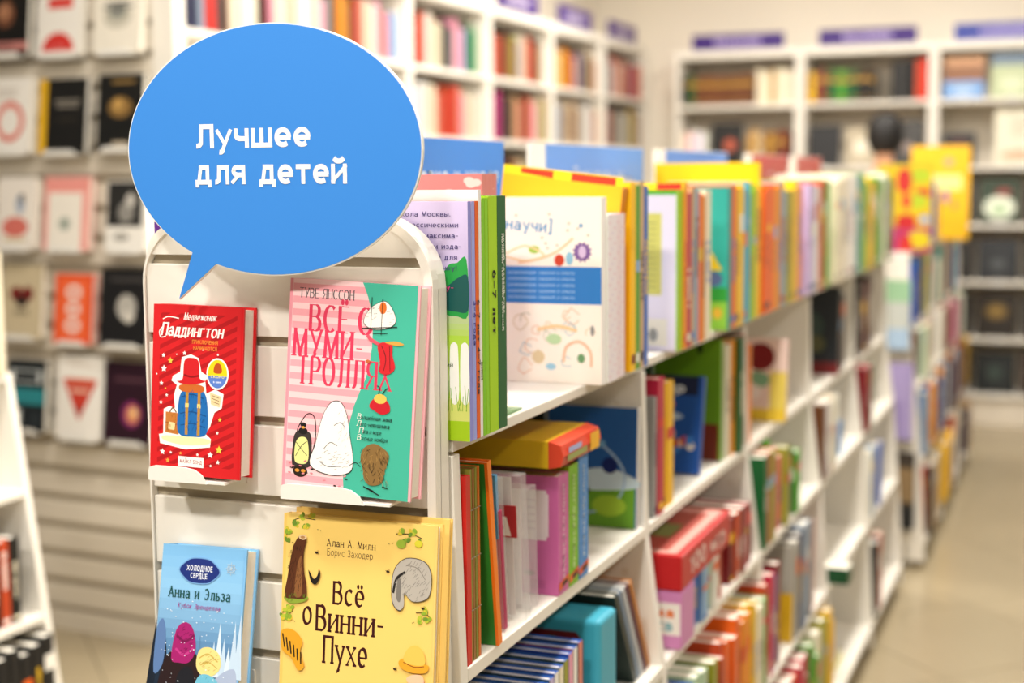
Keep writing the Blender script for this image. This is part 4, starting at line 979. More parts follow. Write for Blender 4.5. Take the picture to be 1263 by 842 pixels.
# yellow tales
def yellow_tales(w, h):
    a = Art(); a.rect(0, w, 0, h, 'f8d375'); a.rect(0, .004, 0, h, 'f3ca68')
    K = '3c1013'
    a.text('Алан А. Милн', w*.295, h-.0345, .0088, K, width=.0640, thick=.15, thin=.09, phi=.25, serif=.03)
    a.text('Борис Заходер', w*.300, h-.0455, .0086, '5a2f22', width=.0600, thick=.10, thin=.08)
    kw = dict(thick=.20, thin=.075, phi=.35, serif=.05, track=.12)
    a.text('Всё', w*.345, h-.1020, .0275, K, width=.0420, **kw)
    a.text('о', w*.145, h-.1295, .0310, K, width=.0130, **kw)
    a.text('Винни-', w*.235, h-.1350, .0310, K, width=.0900, **kw)
    a.text('Пухе', w*.290, h-.1720, .0330, K, width=.0590, **kw)
    def branch(x, z, s, n_=4):
        a.curve([(x, z), (x+s*.012, z+.004), (x+s*.03, z+.003)], .0011, '5a4a24')
        for i in range(n_):
            cx, cz = x + s*(.004+.007*i), z + (.006 if i % 2 else -.004)
            for q in range(5):
                a.ell(cx+random.uniform(-.003,.003), cz+random.uniform(-.003,.003), .0034, .0022, random.choice(['8fae35','b9c23c','6d9030','d9c23a']), 8, rot=random.uniform(0, 3))
        a.ell(x+s*.034, z-.008, .0006, .0006, '555522', 6); a.ell(x+s*.038, z-.009, .0006, .0006, '555522', 6)
    branch(.012, h-.008, 1, 4); branch(.004, h-.026, .25, 2); branch(w-.016, h-.016, -1.1, 4); branch(.002, h-.118, .45, 4); branch(w-.004, h-.104, -.55, 3)
    a.ell(w-.042, h-.024, .006, .005, '9ab43a'); a.ell(w-.02, h-.022, .005, .004, 'd8cf3a')
    def bee(x, z):
        a.ell(x, z, .0022, .0015, '2e2118', 8); a.ell(x+.001, z+.0016, .0016, .0008, 'c9a45a', 8, rot=.5); a.line([(x-.003, z+.001), (x+.003, z-.001)], .0004, '3a2a18')
    for p in [(.046,h-.043),(w-.058,h-.057),(w-.012,h-.095),(.026,h-.202),(.094,h-.203),(w-.045,h-.168),(.045,h-.235)]: bee(*p)
    # tree stump on grass
    a.blob([(.004,h-.100),(.018,h-.094),(.036,h-.096),(.032,h-.102),(.014,h-.106)], '8da43a')
    a.blob([(.005,h-.098),(.008,h-.075),(.012,h-.050),(.016,h-.035),(.024,h-.024),(.032,h-.028),(.029,h-.045),(.030,h-.066),(.034,h-.084),(.033,h-.098),(.018,h-.100)], '5a301a')
    a.blob([(.018,h-.096),(.019,h-.075),(.022,h-.055),(.027,h-.05),(.028,h-.080),(.027,h-.096)], '8a5a34'); a.ell(.027,h-.0265,.0055,.003,'e4c79a'); a.ell(.027,h-.0265,.003,.0016,'b98a5a')
    a.hatch(.008,.030,h-.098,h-.034,70,.005,1.35,'2e1a10',.0005,(.019,h-.068,.012,.034)); a.hatch(.004,.036,h-.104,h-.096,24,.004,1.3,'5f7a24',.0005)
    # dark feather
    a.blob([(.036,h-.064),(.043,h-.074),(.048,h-.070),(.050,h-.062),(.052,h-.070),(.047,h-.080),(.040,h-.078)], '1e1a18')
    # grey boulder
    m_ = [(w-.048,h-.052),(w-.052,h-.072),(w-.050,h-.092),(w-.042,h-.100),(w-.036,h-.094),(w-.036,h-.080),(w-.026,h-.088),(w-.012,h-.086),(w-.004,h-.078),(w-.003,h-.056),(w-.012,h-.042),(w-.034,h-.040)]
    a.blob([(x+(x-w+.028)*.03, z+(z-h+.068)*.03) for x, z in m_], '33302e'); a.blob(m_, 'b9b2a8'); a.blob([(w-.044,h-.060),(w-.046,h-.085),(w-.041,h-.090),(w-.040,h-.07)], '7d7872'); a.curve([(w-.034,h-.048),(w-.020,h-.050),(w-.01,h-.062)], .001, '8d867c'); a.curve([(w-.036,h-.056),(w-.046,h-.064),(w-.050,h-.080)], .003, '2a2624')
    a.hatch(w-.050,w-.006,h-.096,h-.044,90,.005,.9,'85807a',.0005,(w-.027,h-.066,.022,.024))
    # striped log
    m_ = [(.001,h-.142),(.010,h-.136),(.022,h-.139),(.031,h-.150),(.028,h-.162),(.034,h-.178),(.026,h-.184),(.016,h-.170),(.004,h-.162)]
    a.blob(m_, 'e3a42a'); 
    for i in range(6): a.line([(.004+.005*i, h-.143-.004*i), (.007+.0045*i, h-.158-.0035*i)], .0018, '241a14')
    # straw hat over a red checked bundle
    a.blob([(w-.038,h-.205),(w-.032,h-.190),(w-.024,h-.180),(w-.010,h-.176),(w-.004,h-.190),(w-.003,h-.2345),(w-.036,h-.2345)], 'c4283a')
    for i in range(9): a.ell(w-.006-.003*(i % 4)-.004*(i//4)*1.5, h-.186-.005*i, .0022, .0016, 'f4d8cc', 8)
    a.blob([(w-.030,h-.178),(w-.022,h-.172),(w-.010,h-.172),(w-.008,h-.182),(w-.020,h-.186)], 'f1c9a4')
    a.blob([(w-.040,h-.158),(w-.030,h-.154),(w-.010,h-.158),(w-.002,h-.160),(w-.006,h-.168),(w-.022,h-.170),(w-.037,h-.166)], 'e9a92e'); a.blob([(w-.034,h-.157),(w-.030,h-.144),(w-.020,h-.138),(w-.010,h-.144),(w-.007,h-.158),(w-.020,h-.161)], 'f3c85c'); a.curve([(w-.034,h-.159),(w-.020,h-.163),(w-.008,h-.161)], .0009, '8a3a1c')
    # yellow hive mound
    m_ = [(.020,h-.245),(.024,h-.228),(.034,h-.212),(.044,h-.205),(.054,h-.206),(.064,h-.214),(.072,h-.228),(.070,h-.262),(.022,h-.262)]
    a.blob([(x+(x-.046)*.03, z+.0006) for x, z in m_], '4a2a12'); a.blob(m_, 'f2b72e'); a.curve([(.034,h-.222),(.048,h-.216),(.062,h-.222)], .0009, '8a5a1c'); a.curve([(.028,h-.236),(.048,h-.230),(.068,h-.236)], .0009, '8a5a1c'); a.curve([(.026,h-.25),(.048,h-.246),(.07,h-.25)], .0009, '8a5a1c')
    return a
# blue winter book
def winter_art(w, h):
    a = Art()
    stops = [(1,'7db8e6'),(.8,'8cc2ea'),(.62,'7fb0d8'),(.45,'5f8cb8'),(.3,'47698f'),(.15,'3a5272'),(0,'33455f')]
    a.k += 1
    for (v0, c0), (v1, c1) in zip(stops, stops[1:]):
        for q in range(3):
            f = q/3; c_ = tuple(hx(c0)[k]*(1-f)+hx(c1)[k]*f for k in range(4))
            a.rect(0, w, h*(v0+(v1-v0)*(q+1)/3), h*(v0+(v1-v0)*q/3), c_, False)
    for i in range(6):                           # ice spires, right
        x_ = w*(.66+.06*i); a.add([(x_, h*.25), (x_+.012, h*.25), (x_+.0062, h*(.46+.09*math.sin(i*1.7)+.02*i))], random.choice(['d5e6f4','c3d9ee','e6f0f8']))
    a.blob([(w*.6,h*.1),(w*.72,h*.22),(w*.9,h*.30),(w,h*.28),(w,h*.05),(w*.7,h*.03)], 'a9b8d4')
    for i in range(7):                           # dark firs, left
        x_ = w*(-.02+.045*i); a.add([(x_-.008, h*.12), (x_+.010, h*.12), (x_+.001, h*(.56-.05*i+.03*(i % 2)))], random.choice(['16202e','1c2a3c']))
    a.blob([(.0,.10),(.008,.115),(.014,.095),(.012,.06),(0,.05)], '5c7cae')
    for i in range(5): a.add([(w*(.32+.05*i), h*.3), (w*(.36+.05*i), h*.3), (w*(.34+.05*i), h*(.46+.03*(i % 3)))], '5a7fa6')
    # sleigh heaped with blankets
    a.blob([(.008,.012),(.012,.058),(.022,.076),(.036,.08),(.060,.075),(.066,.03),(.05,.008)], '2a1a1c')
    a.blob([(.024,.068),(.028,.102),(.040,.113),(.052,.106),(.058,.082),(.050,.066),(.036,.064)], 'a21f6c'); a.curve([(.030,.096),(.042,.090),(.054,.098)], .003, '7a1550'); a.curve([(.030,.080),(.042,.074),(.054,.082)], .003, 'c43a8a')
    a.blob([(.060,.066),(.064,.082),(.078,.086),(.092,.078),(.094,.062),(.082,.052),(.066,.054)], 'ecd98c'); a.curve([(.064,.072),(.076,.078),(.090,.070)], .0016, 'c9ac52'); a.curve([(.066,.064),(.078,.068),(.09,.062)], .0012, 'c9ac52')
    a.blob([(.060,.018),(.062,.046),(.074,.054),(.092,.046),(.098,.022),(.082,.008)], '6fbcd6'); a.curve([(.064,.034),(.08,.042),(.094,.034)], .0015, 'a8dcea')
    a.blob([(.032,.010),(.034,.046),(.044,.060),(.056,.056),(.060,.030),(.056,.008)], '1c1d24'); a.blob([(.040,.010),(.042,.034),(.050,.040),(.056,.03),(.054,.008)], 'ece9e6')
    a.hatch(.028,.056,.07,.108,40,.004,.7,'6a1048',.0005,(.041,.088,.014,.02)); a.hatch(.062,.094,.056,.082,36,.004,.5,'b99a48',.0005,(.078,.068,.014,.012)); a.hatch(.064,.096,.012,.05,36,.004,1.2,'4a93b0',.0005,(.079,.032,.014,.018)); a.curve([(.008,.010),(.03,.014),(.06,.012),(.095,.026),(.108,.036)], .0028, '5a3a2c'); a.curve([(.078,.018),(.09,.036),(.108,.03)], .0012, '2a2024')
    for i in range(70): a.ell(random.uniform(.004,w-.004), random.uniform(.03, h*.72), random.choice([.0005,.0007,.0011]), random.choice([.0005,.0008]), 'dfeaf5', 6, new=(i == 0))
    for (sx, sz) in ((w-.017, h-.024),):
        for q in range(8): a.line([(sx, sz), (sx+.0075*math.cos(q*PI/4), sz+.0075*math.sin(q*PI/4))], .0008, 'b9cbd6'); a.ell(sx+.005*math.cos(q*PI/4+.39), sz+.005*math.sin(q*PI/4+.39), .001, .001, 'b9cbd6', 6)
    bx, bz = w*.475, h-.0295
    a.blob([(bx-.030,bz),(bx-.021,bz+.0105),(bx-.010,bz+.0155),(bx+.010,bz+.0155),(bx+.021,bz+.0105),(bx+.030,bz),(bx+.021,bz-.0105),(bx+.010,bz-.0155),(bx-.010,bz-.0155),(bx-.021,bz-.0105)], '6f9fd6')
    a.blob([(bx-.0285,bz),(bx-.020,bz+.0095),(bx-.010,bz+.0142),(bx+.010,bz+.0142),(bx+.020,bz+.0095),(bx+.0285,bz),(bx+.020,bz-.0095),(bx+.010,bz-.0142),(bx-.010,bz-.0142),(bx-.020,bz-.0095)], '1d2f78')
    a.text('ХОЛОДНОЕ', bx-.0185, bz-.0005, .0068, 'eef3fb', width=.037, thick=.2, thin=.14, phi=.3); a.text('СЕРДЦЕ', bx-.0125, bz-.0092, .0062, 'eef3fb', width=.024, thick=.2, thin=.14)
    a.text('Анна и Эльза', .013, h-.0635, .0132, '0f4a43', width=.0885, thick=.21, thin=.07, phi=.2, serif=.05)
    a.text('Кубок Эренделла', .028, h-.0755, .0062, 'a03a8c', width=.060, thick=.14, thin=.08, slant=.25)
    return a
FACE = [
 ('red hardback with raked stripes, white script title and a cut-out luggage picture, upper left', (-1.0531, 1.4436, 1.2068), .1282, .2046, .0287, .0781, .0171, 'd21f24', red_art, None),
 ('pink striped hardback with a green side and tall red title, upper right', (-.8665, 1.4398, 1.2023), .1677, .2441, .030, .0771, .0358, 'f3b4bd', pink_tales, None),
 ('large yellow hardback with a dark brown title and a straw hat in its corner', (-.8761, 1.4317, .9023), .2017, .2646, .0158, .1143, -.0028, 'f6d17a', yellow_tales, None),
 ('small light blue winter hardback with a navy badge, lower left', (-1.0443, 1.4143, .9131), .1207, .2055, .0288, .2216, -.0191, '7fb9e8', winter_art, None)]
for (lb, o_, w, h, t, tl, rl, cov, fn, sp_) in FACE:
    f = faceout(lb, o_, w - .001, h, t, tl, rl, cov, fn(w-.004, h))
# second copy behind the yellow one
faceout('second copy of the yellow hardback, showing as a sliver behind the first', (-.8690, 1.4481, .9055), .2010, .2655, .0098, .1143, -.0028, 'f3cd74', None)
for (o_, w, t, tl, rl_, lb) in ((FACE[0][1], .128, .0287, .0781, .0171, 'red striped'), (FACE[1][1], .168, .030, .0771, .0358, 'pink striped'), (FACE[2][1], .202, .027, .1143, 0, 'large yellow'), (FACE[3][1], .121, .0288, .2216, 0, 'light blue winter')):
    ledge(o_[0], o_[2] - t*math.sin(tl) - w*math.sin(max(0, rl_)) - .0015, w, 'white ledge under the %s hardback' % lb, depth=PY - o_[1] + .004)

# ================================================================== SLAT WALL OF FACE-OUT BOOKS, LEFT
sw = thing('slat_wall_display', 'cream slatted wall display with rows of face-out books, far left', 'display', (-3.42, 3.997, 0), (0, 0, math.radians(-4.58)))
MB().box(-.52, .700, .012, .05, 0, 2.42).build('backing', M_GROOVE, sw)
slw = None
for k in range(24):
    z0_ = .085 + .0995*k
    if z0_ + .072 > 2.42: break
    if slw is None: slw = MB().box(-.52, .617, -.004, .012, 0, .074).mesh('slat', M_LAM2)
    s_ = bpy.data.objects.new('slat', slw); COL.objects.link(s_); s_.parent = sw; s_.location = (0, 0, z0_); bevel(s_, .002, 2)
MB().box(-.52, .617, -.010, .012, 0.0, .066).build('plinth', M_LAM2, sw)
MB().box(.617, .705, -.006, .05, 0, 2.42).build('side_post', M_LAM, sw)
SWM = Matrix.Translation((-3.42, 3.997, 0)) @ Matrix.Rotation(math.radians(-4.58), 4, 'Z')
def sw_book(label, x0, x1, z0, z1, cov, art, spine=None, tilt=.12):
    w, h, t = x1-x0, z1-z0, random.uniform(.022, .034)
    yb = -.010 - t - h*math.sin(tilt)
    p = SWM @ Vector((x0, yb, z0))
    b_ = book('novel', label, 'book', p, w, h, t, cov, None, 'face-out novels on the slat wall', spine=spine, art=art(w, h) if art else None, left=True)
    b_.rotation_euler = (Matrix.Rotation(math.radians(-4.58), 4, 'Z') @ Matrix.Rotation(-tilt, 4, 'X')).to_euler()
    l = thing('wire_book_rest', 'clear book rest under the ' + label.split(',')[0], 'ledge', SWM @ Vector((x0, -.004, z0-.001-t*math.sin(tilt))), (0, 0, math.radians(-4.58)), 'book rests on the slat wall')
    MB().box(w*.12, w*.88, yb-.004, -.001, -.004, 0).build('tray', M_WHITEP, l)
    MB().prism([(w*.12, -.004), (w*.88, -.004), (w*.80, .014), (w*.2, .014)], 1, yb-.0065, yb-.004).build('lip', M_WHITEP, l)
    MB().box(w*.12, w*.88, -.0035, -.001, -.004, .05).build('hook_plate', M_WHITEP, l)
def A_(fn): return lambda w, h: fn(Art(), w, h)
def bars(a, w, x, z, n_, s, col, gap=None, ww=.5):
    for i in range(n_):
        q = w*ww*random.uniform(.7, 1)
        a.rect(x-q/2, x+q/2, z-i*(gap or s*1.8), z-i*(gap or s*1.8)+s, col)
    return a
xs = [(.000-.045, .132), (.172, .362), (.420, .612)]
SWB = [
 ('black novel with a dim face on its cover, top row at the left edge', (-.05,.135), (1.975,2.20), '181514', A_(lambda a,w,h: bars(a.rect(0,w,0,h,'151312').ell(w*.45,h*.62,w*.22,h*.2,'7a4d36').ell(w*.42,h*.66,w*.14,h*.12,'b07c5c').rect(0,w,h*.08,h*.2,'c9837c'), w, w*.4, h*.12, 1, h*.03, '5a2a2a'))),
 ('white novel with a red half disc at its foot, top row', (.172,.362), (1.965,2.20), 'f1ece4', A_(lambda a,w,h: a.rect(0,w,0,h,'f3eee6').add([(w*.5+w*.36*math.cos(t), h*.07+h*.26*math.sin(t)) for t in [PI*i/16 for i in range(17)]],'d93a34').rect(w*.25,w*.8,h*.66,h*.82,'dd4a42').rect(w*.25,w*.8,h*.9,h*.97,'dd4a42').rect(w*.36,w*.64,h*.12,h*.13,'f0c0b8'))),
 ('cream novel with a grey leafy emblem, top row beside the bookcase', (.418,.612), (1.965,2.20), 'f0e9da', A_(lambda a,w,h: bars(a.rect(0,w,0,h,'f0e9da').ell(w*.5,h*.5,w*.3,h*.17,'c9c4b4').ell(w*.5,h*.56,w*.18,h*.1,'8d8e86'), w, w*.5, h*.66, 2, h*.03, '3a3f40', ww=.7))),
 ('white novel with a red ring, second row at the left edge', (-.055,.128), (1.652,1.906), 'f3eee6', A_(lambda a,w,h: bars(a.rect(0,w,0,h,'f3eee6').ell(w*.5,h*.42,w*.36,h*.27,'d95a4c').ell(w*.5,h*.42,w*.29,h*.22,'eda296').ell(w*.5,h*.42,w*.24,h*.18,'f3eee6'), w, w*.4, h*.84, 3, h*.028, 'cfc6bc', ww=.6))),
 ('black novel with a yellow spine, second row', (.165,.368), (1.649,1.895), '191817', A_(lambda a,w,h: bars(a.rect(w*.16,w,0,h,'1a1918').rect(0,w*.16,0,h,'f0bb1e'), w, w*.6, h*.68, 2, h*.035, '8a8378', ww=.55).rect(w*.4,w*.8,h*.45,h*.46,'5a5040')), 'f0bb1e'),
 ('black novel with a gold crest, second row beside the bookcase', (.425,.612), (1.658,1.90), '1a1a1a', A_(lambda a,w,h: a.rect(0,w,0,h,'191918').ell(w*.5,h*.56,w*.26,h*.14,'8a6a3a').ell(w*.45,h*.6,w*.1,h*.08,'c59c58').rect(w*.3,w*.8,h*.88,h*.92,'9a7a44').rect(w*.35,w*.7,h*.05,h*.1,'c9b9a0'))),
 ('pale novel with a red bloom and a blue figure-like mark, third row left', (-.038,.128), (1.332,1.575), 'efe7dc', A_(lambda a,w,h: bars(a.rect(0,w,0,h,'f0e8de').ell(w*.5,h*.3,w*.36,h*.14,'d97468').ell(w*.62,h*.62,w*.12,h*.14,'a9b4c6').ell(w*.66,h*.7,w*.06,h*.07,'4a4644'), w, w*.5, h*.1, 1, h*.05, 'd8c9a2', ww=.7))),
 ('white novel in a pink frame with a grey seal, third row', (.165,.362), (1.329,1.574), 'f2a79c', A_(lambda a,w,h: a.rect(0,w,0,h,'f4a89e').rect(w*.1,w*.84,0,h*.78,'f3ece0').rect(0,w,h*.86,h*.9,'e8857a').ell(w*.47,h*.36,w*.14,h*.1,'c4c8bc').ell(w*.47,h*.36,w*.07,h*.06,'8a9488'))),
 ('white novel with black ink drawing, third row beside the bookcase', (.44,.606), (1.33,1.56), 'efebe2', A_(lambda a,w,h: a.rect(0,w,0,h,'f0ece4').rect(w*.02,w*.9,h*.35,h*.98,'2a2928').ell(w*.5,h*.55,w*.2,h*.15,'8f8c86').ell(w*.6,h*.72,w*.12,h*.1,'c9c4bc').ell(w*.4,h*.2,w*.2,h*.06,'a8a49c'))),
 ('beige novel with two dark red birds, fourth row left', (-.045,.138), (1.028,1.278), 'cdbb9a', A_(lambda a,w,h: bars(a.rect(0,w,0,h,'cdbd9c').ell(w*.36,h*.6,w*.15,h*.1,'7a1f1c').ell(w*.64,h*.6,w*.15,h*.1,'7a1f1c').ell(w*.5,h*.5,w*.16,h*.08,'3a2a22'), w, w*.5, h*.36, 2, h*.025, '6a5c48', ww=.4))),
 ('orange novel with white looping letters, fourth row', (.192,.358), (1.017,1.25), 'e8502c', A_(lambda a,w,h: a.rect(0,w,0,h,'ee5a2e').rect(w*.14,w*.86,h*.08,h*.92,'f26a3a').ell(w*.5,h*.74,w*.2,h*.11,'f4e3d8').ell(w*.5,h*.74,w*.1,h*.05,'ee5a2e').ell(w*.5,h*.5,w*.19,h*.10,'f4e3d8').ell(w*.5,h*.5,w*.08,h*.05,'ee5a2e').ell(w*.5,h*.26,w*.2,h*.11,'f4e3d8').ell(w*.5,h*.26,w*.1,h*.05,'ee5a2e'))),
 ('black novel with a grey skull-like blur, fourth row beside the bookcase', (.402,.606), (1.02,1.274), '1b1a1b', A_(lambda a,w,h: a.rect(0,w,0,h,'1c1b1c').ell(w*.55,h*.5,w*.2,h*.17,'b4b0a8').ell(w*.6,h*.38,w*.12,h*.08,'cfcac0').rect(w*.2,w*.9,h*.84,h*.88,'4a4644'))),
 ('black and teal striped novel, fifth row left', (-.04,.138), (.706,.95), '20262a', A_(lambda a,w,h: a.rect(0,w,0,h,'1c2124').rect(0,w,h*.38,h*.60,'2f8a92').rect(w*.1,w*.9,h*.68,h*.86,'cfd4d2').rect(w*.2,w*.8,h*.7,h*.84,'20262a').rect(w*.1,w*.4,h*.12,h*.3,'c4cac8').rect(w*.6,w*.9,h*.08,h*.28,'2a3034'))),
 ('white novel with a red downward triangle, fifth row', (.19,.392), (.696,.975), 'f2ece4', A_(lambda a,w,h: a.rect(0,w,0,h,'f3eee6').add([(w*.12,h*.72),(w*.88,h*.72),(w*.5,h*.22)],'cf4030').rect(w*.2,w*.8,h*.68,h*.73,'dd7a5c').rect(w*.3,w*.7,h*.56,h*.6,'f0c9b0').rect(w*.25,w*.75,h*.88,h*.92,'e0d4c8').ell(w*.5,h*.34,w*.05,h*.05,'8a1c18'))),
 ('dark plum novel with a pink and gold glow, fifth row beside the bookcase', (.402,.606), (.696,.966), '2c1220', A_(lambda a,w,h: a.rect(0,w,0,h,'2c1220').ell(w*.58,h*.36,w*.2,h*.16,'8a2c6a').ell(w*.6,h*.36,w*.13,h*.11,'d98a5a').ell(w*.62,h*.38,w*.05,h*.05,'f3d9a0').rect(w*.2,w*.85,h*.76,h*.80,'5c3a44'))),
]
for q in SWB: sw_book(q[0], q[1][0], q[1][1], q[2][0], q[2][1], q[3], q[4], q[5] if len(q) > 5 else None)

# ================================================================== WALL BOOKCASES, LEFT (facing the aisle)
FX = -2.85
BY, BP = 4.08, 0.93
BZ = [.10, .45, .80, 1.115, 1.43, 1.75, 2.07]
def bookcase(label, loc, rz, width, depth, zs, top, group):
    """local: x across (0..width) seen from the front, front at y=0 facing -y"""
    t = thing('bookcase', label, 'bookcase', loc, (0, 0, rz), group)
    MB().box(0, .028, 0, depth, 0, top).build('side_panel', M_LAM, t); MB().box(width-.028, width, 0, depth, 0, top).build('side_panel', M_LAM, t)
    sm = MB().box(.029, width-.029, .002, depth-.012, 0, .024).mesh('shelf', M_LAM)
    for z in zs:
        s_ = bpy.data.objects.new('shelf', sm); COL.objects.link(s_); s_.parent = t; s_.location = (0, 0, z-.024)
    MB().box(.029, width-.029, depth-.011, depth, .0, top).build('back_board', M_LAM2, t)
    MB().box(.029, width-.029, .004, depth-.012, top-.05, top).build('top_board', M_LAM, t)
    MB().box(.029, width-.029, .03, .05, .0, zs[0]-.025).build('plinth', M_LAM2, t)
    return t
for k in range(6):
    bookcase('white wall bookcase on the left wall, %s from the slat wall' % ORD[k], (FX, BY + BP*k, 0), PI/2, BP-.004, .36, BZ, 2.43, 'bookcases along the left wall')
    s_ = thing('header_sign', 'purple header sign over the %s bookcase of the left wall' % ORD[k], 'sign', (FX-.02, BY+BP*k+.17, 2.432), (0, 0, PI/2), 'purple header signs, left wall')
    MB().box(0, .58, 0, .012, 0, .115, hx('43217e')).build('panel', M_PRINT, s_)
    a = Art(); 
    for i in range(9): a.rect(.13+.036*i, .158+.036*i, .04, .04+random.uniform(.025, .04), 'd9cfe6', new=(i == 0))
    a.build('lettering', s_)
UP = [['dark red','tan','white','navy','navy','grey blue','red','red','dark grey','brown','cream','cream','white','white','cream','black','dark red','pink','cream','white','beige','cream'],
 ['salmon','beige','white','pink','grey','dark grey','amber','amber','gold','dark red','terracotta','salmon','cream','beige','white','pink','salmon','pink','light blue','light blue','white'],
 ['terracotta','red','terracotta','salmon','white','beige','cream','beige','black','black','grey','pink','pink','lilac','dark green','teal','green','pale green','white'],
 ['white','salmon','terracotta','terracotta','brown','brown','gold','olive','purple','cream','beige','salmon','terracotta','terracotta','black','tan','beige','white'],
 ['pale green','yellow','beige','yellow','amber','amber','terracotta','salmon','beige','purple','grey','brown','dark grey','beige','gold','salmon','white'],
 ['white','grey','grey blue','white','salmon','salmon','white','orange','tan','salmon','crimson','purple','crimson','salmon','orange','salmon']]
LO = [None, ['cream','beige','white','brown','salmon','grey','beige','tan','white'],
 ['pale green','lilac','white','white','beige','cream','salmon','terracotta','red','terracotta','red','salmon','pink','beige','cream','beige','white','cream'],
 ['magenta','magenta','magenta','black','dark grey','brown','tan','salmon','brown','terracotta','salmon','pink','beige','olive','tan'],
 ['dark grey','grey','light blue','beige','tan','brown','beige','tan','brown','beige','white','white','white','white','salmon','beige'],
 ['dark red','dark grey','salmon','grey','dark grey','beige','grey','white','grey','olive','yellow','beige','grey','tan']]
def DK(c): q = hx(c); return (q[0]*.72, q[1]*.70, q[2]*.70, 1)     # less light put into these novels' colours, darkened against the over-bright lamps
LO3 = [None, None, None, ['brown','tan','dark red','black','brown','tan','beige','olive','brown','terracotta','tan','brown'], ['brown','beige','tan','grey','brown','olive','tan','dark grey','beige','tan','brown'], None]
for rown, zz, lists, hr in (('upper row', BZ[6], UP, (.19, .25)), ('lower row', BZ[5], LO, (.20, .25)), ('third row', BZ[4], LO3, (.19, .23))):
    for k, lst in enumerate(lists):
        if not lst: continue
        y = BY + BP*k + .034; yend = BY + BP*(k+1) - .036; j = 0
        base = (yend - y)/len(lst)
        for c in lst:
            t = base*random.uniform(.88, .99)
            h = random.uniform(*hr); w = random.uniform(.13, .16)
            b_ = book('shelved_novel', '%s novel, %s from the left in the %s of the %s left-wall bookcase' % (c, ORD[j], rown, ORD[k]), 'book',
                 (FX - .025 - w, y, zz+.0005), w, h, t, jit(DK(c), .12), group='novels in the left-wall bookcases', spine=jit(DK(c), .1), c=.0025)
            y += base; j += 1

# ================================================================== BACK-WALL BOOKCASES
BX0, BW, FY = -2.55, .82, 9.30
BZB = [.20, .55, .90, 1.25, 1.605, 2.01]
for k in range(4):
    bookcase('white bookcase on the back wall, %s from the left corner' % ORD[k], (BX0 + BW*k, FY, 0), 0, BW-.004, .37, BZB, 2.36, 'bookcases along the back wall')
    s_ = thing('header_sign', '%s header sign on the %s bookcase of the back wall' % (('purple', 'purple', 'violet-blue', 'violet-blue')[k], ORD[k]), 'sign', (BX0+BW*k+.11, FY+.02, 2.362), group='header signs, back wall')
    MB().box(0, .60, 0, .012, 0, .10, hx(('3c1f78', '3c1f78', '3a48a0', '3a48a0')[k])).build('panel', M_PRINT, s_)
    a = Art()
    for i in range(9): a.rect(.15+.034*i, .176+.034*i, .032, .03+random.uniform(.03, .045), 'b9aadd', new=(i == 0))
    a.build('lettering', s_)
def back_spines(k, r, rown, x0, lst, t0, hr, gold=False):
    x = BX0 + BW*k + x0
    for j, c in enumerate(lst):
        if c is None: x += t0; continue
        key = ('b', k, r); cnt[key] = cnt.get(key, 0) + 1
        h = random.uniform(*hr)
        book('bound_volume', '%s bound volume, %s in the %s of the %s back-wall bookcase' % (c, ORD[cnt[key]-1], rown, ORD[k]), 'book', (x, FY+.04+.17, BZB[r]+.0005),
             .165, h, t0*.94, jit(hx(c), .1), (0, 0, -PI/2), 'bound volumes in the back-wall bookcases', marks=[(.1, .9, .12, .15, 'gold'), (.1, .9, .6, .74, 'gold' if gold else 'dark red'), (.1, .9, .88, .9, 'gold')] if gold else None)
        x += t0
back_spines(0, 5, 'top row', .05, ['black','dark green','brown','brown','brown','brown','brown','brown','brown','brown','brown','brown','brown'], .036, (.19, .2), True)
back_spines(0, 5, 'top row', .53, ['cream','cream','cream','gold','cream','cream','cream','cream'], .031, (.2, .225))
back_spines(1, 5, 'top row', .05, ['yellow','brown','dark red','dark green','dark green','green','dark green','dark green','black','black','black'], .037, (.19, .22), True)
back_spines(1, 5, 'top row', .56, ['black','dark grey','black','black','terracotta','red'], .036, (.24, .255))
back_spines(0, 4, 'second row', .04, ['cream','pink','white','lilac','white'], .034, (.22, .26))
back_spines(0, 4, 'second row', .47, ['tan','gold','beige','brown','gold','brown','brown','dark red'], .034, (.22, .25), True)
def back_face(k, r, rown, x, w, h, c, desc, art=None):
    lb = '%s, %s, %s back bookcase' % (desc, rown, ORD[k])
    yb = FY + .03
    b_ = book('gift_book', lb, 'book', (BX0+BW*k+x, yb, BZB[r]+.0005), w, h, .03, c, (-.12, 0, 0), 'gift books in the back-wall bookcases', art=art(Art(), w, h) if art else None, left=True)
    tg = thing('price_tag', 'white price tag below the ' + lb.split(',')[0] + ', ' + rown, 'tag', (BX0+BW*k+x+w*.5-.03, FY-.006, BZB[r]-.026), group='shelf price tags')
    MB().box(0, .06, -.0015, 0, 0, .034, hx('white')).build('card', M_PRINT, tg)
    Art(y=-.0018).rect(.008, .05, .018, .024, 'grey').rect(.008, .035, .008, .013, 'grey').build('print', tg)
back_face(0, 4, 'second row', .235, .21, .29, '1a1918', 'black gift book with a red spot', lambda a,w,h: a.rect(0,w,0,h,'191817').ell(w*.6,h*.5,w*.2,h*.14,'b4553c'))
back_face(1, 4, 'second row', .05, .20, .26, '1c1c1e', 'plain black gift book')
back_face(1, 4, 'second row', .29, .18, .24, 'cfc4ac', 'beige gift book with a pale medallion', lambda a,w,h: a.rect(0,w,0,h,'b9ad94').ell(w*.5,h*.5,w*.25,h*.2,'ece4d0'))
back_face(1, 4, 'second row', .56, .20, .28, '2a2828', 'dark grey gift book with a small pink mark', lambda a,w,h: a.rect(0,w,0,h,'3a3836').ell(w*.5,h*.4,w*.2,h*.12,'8a7a74'))
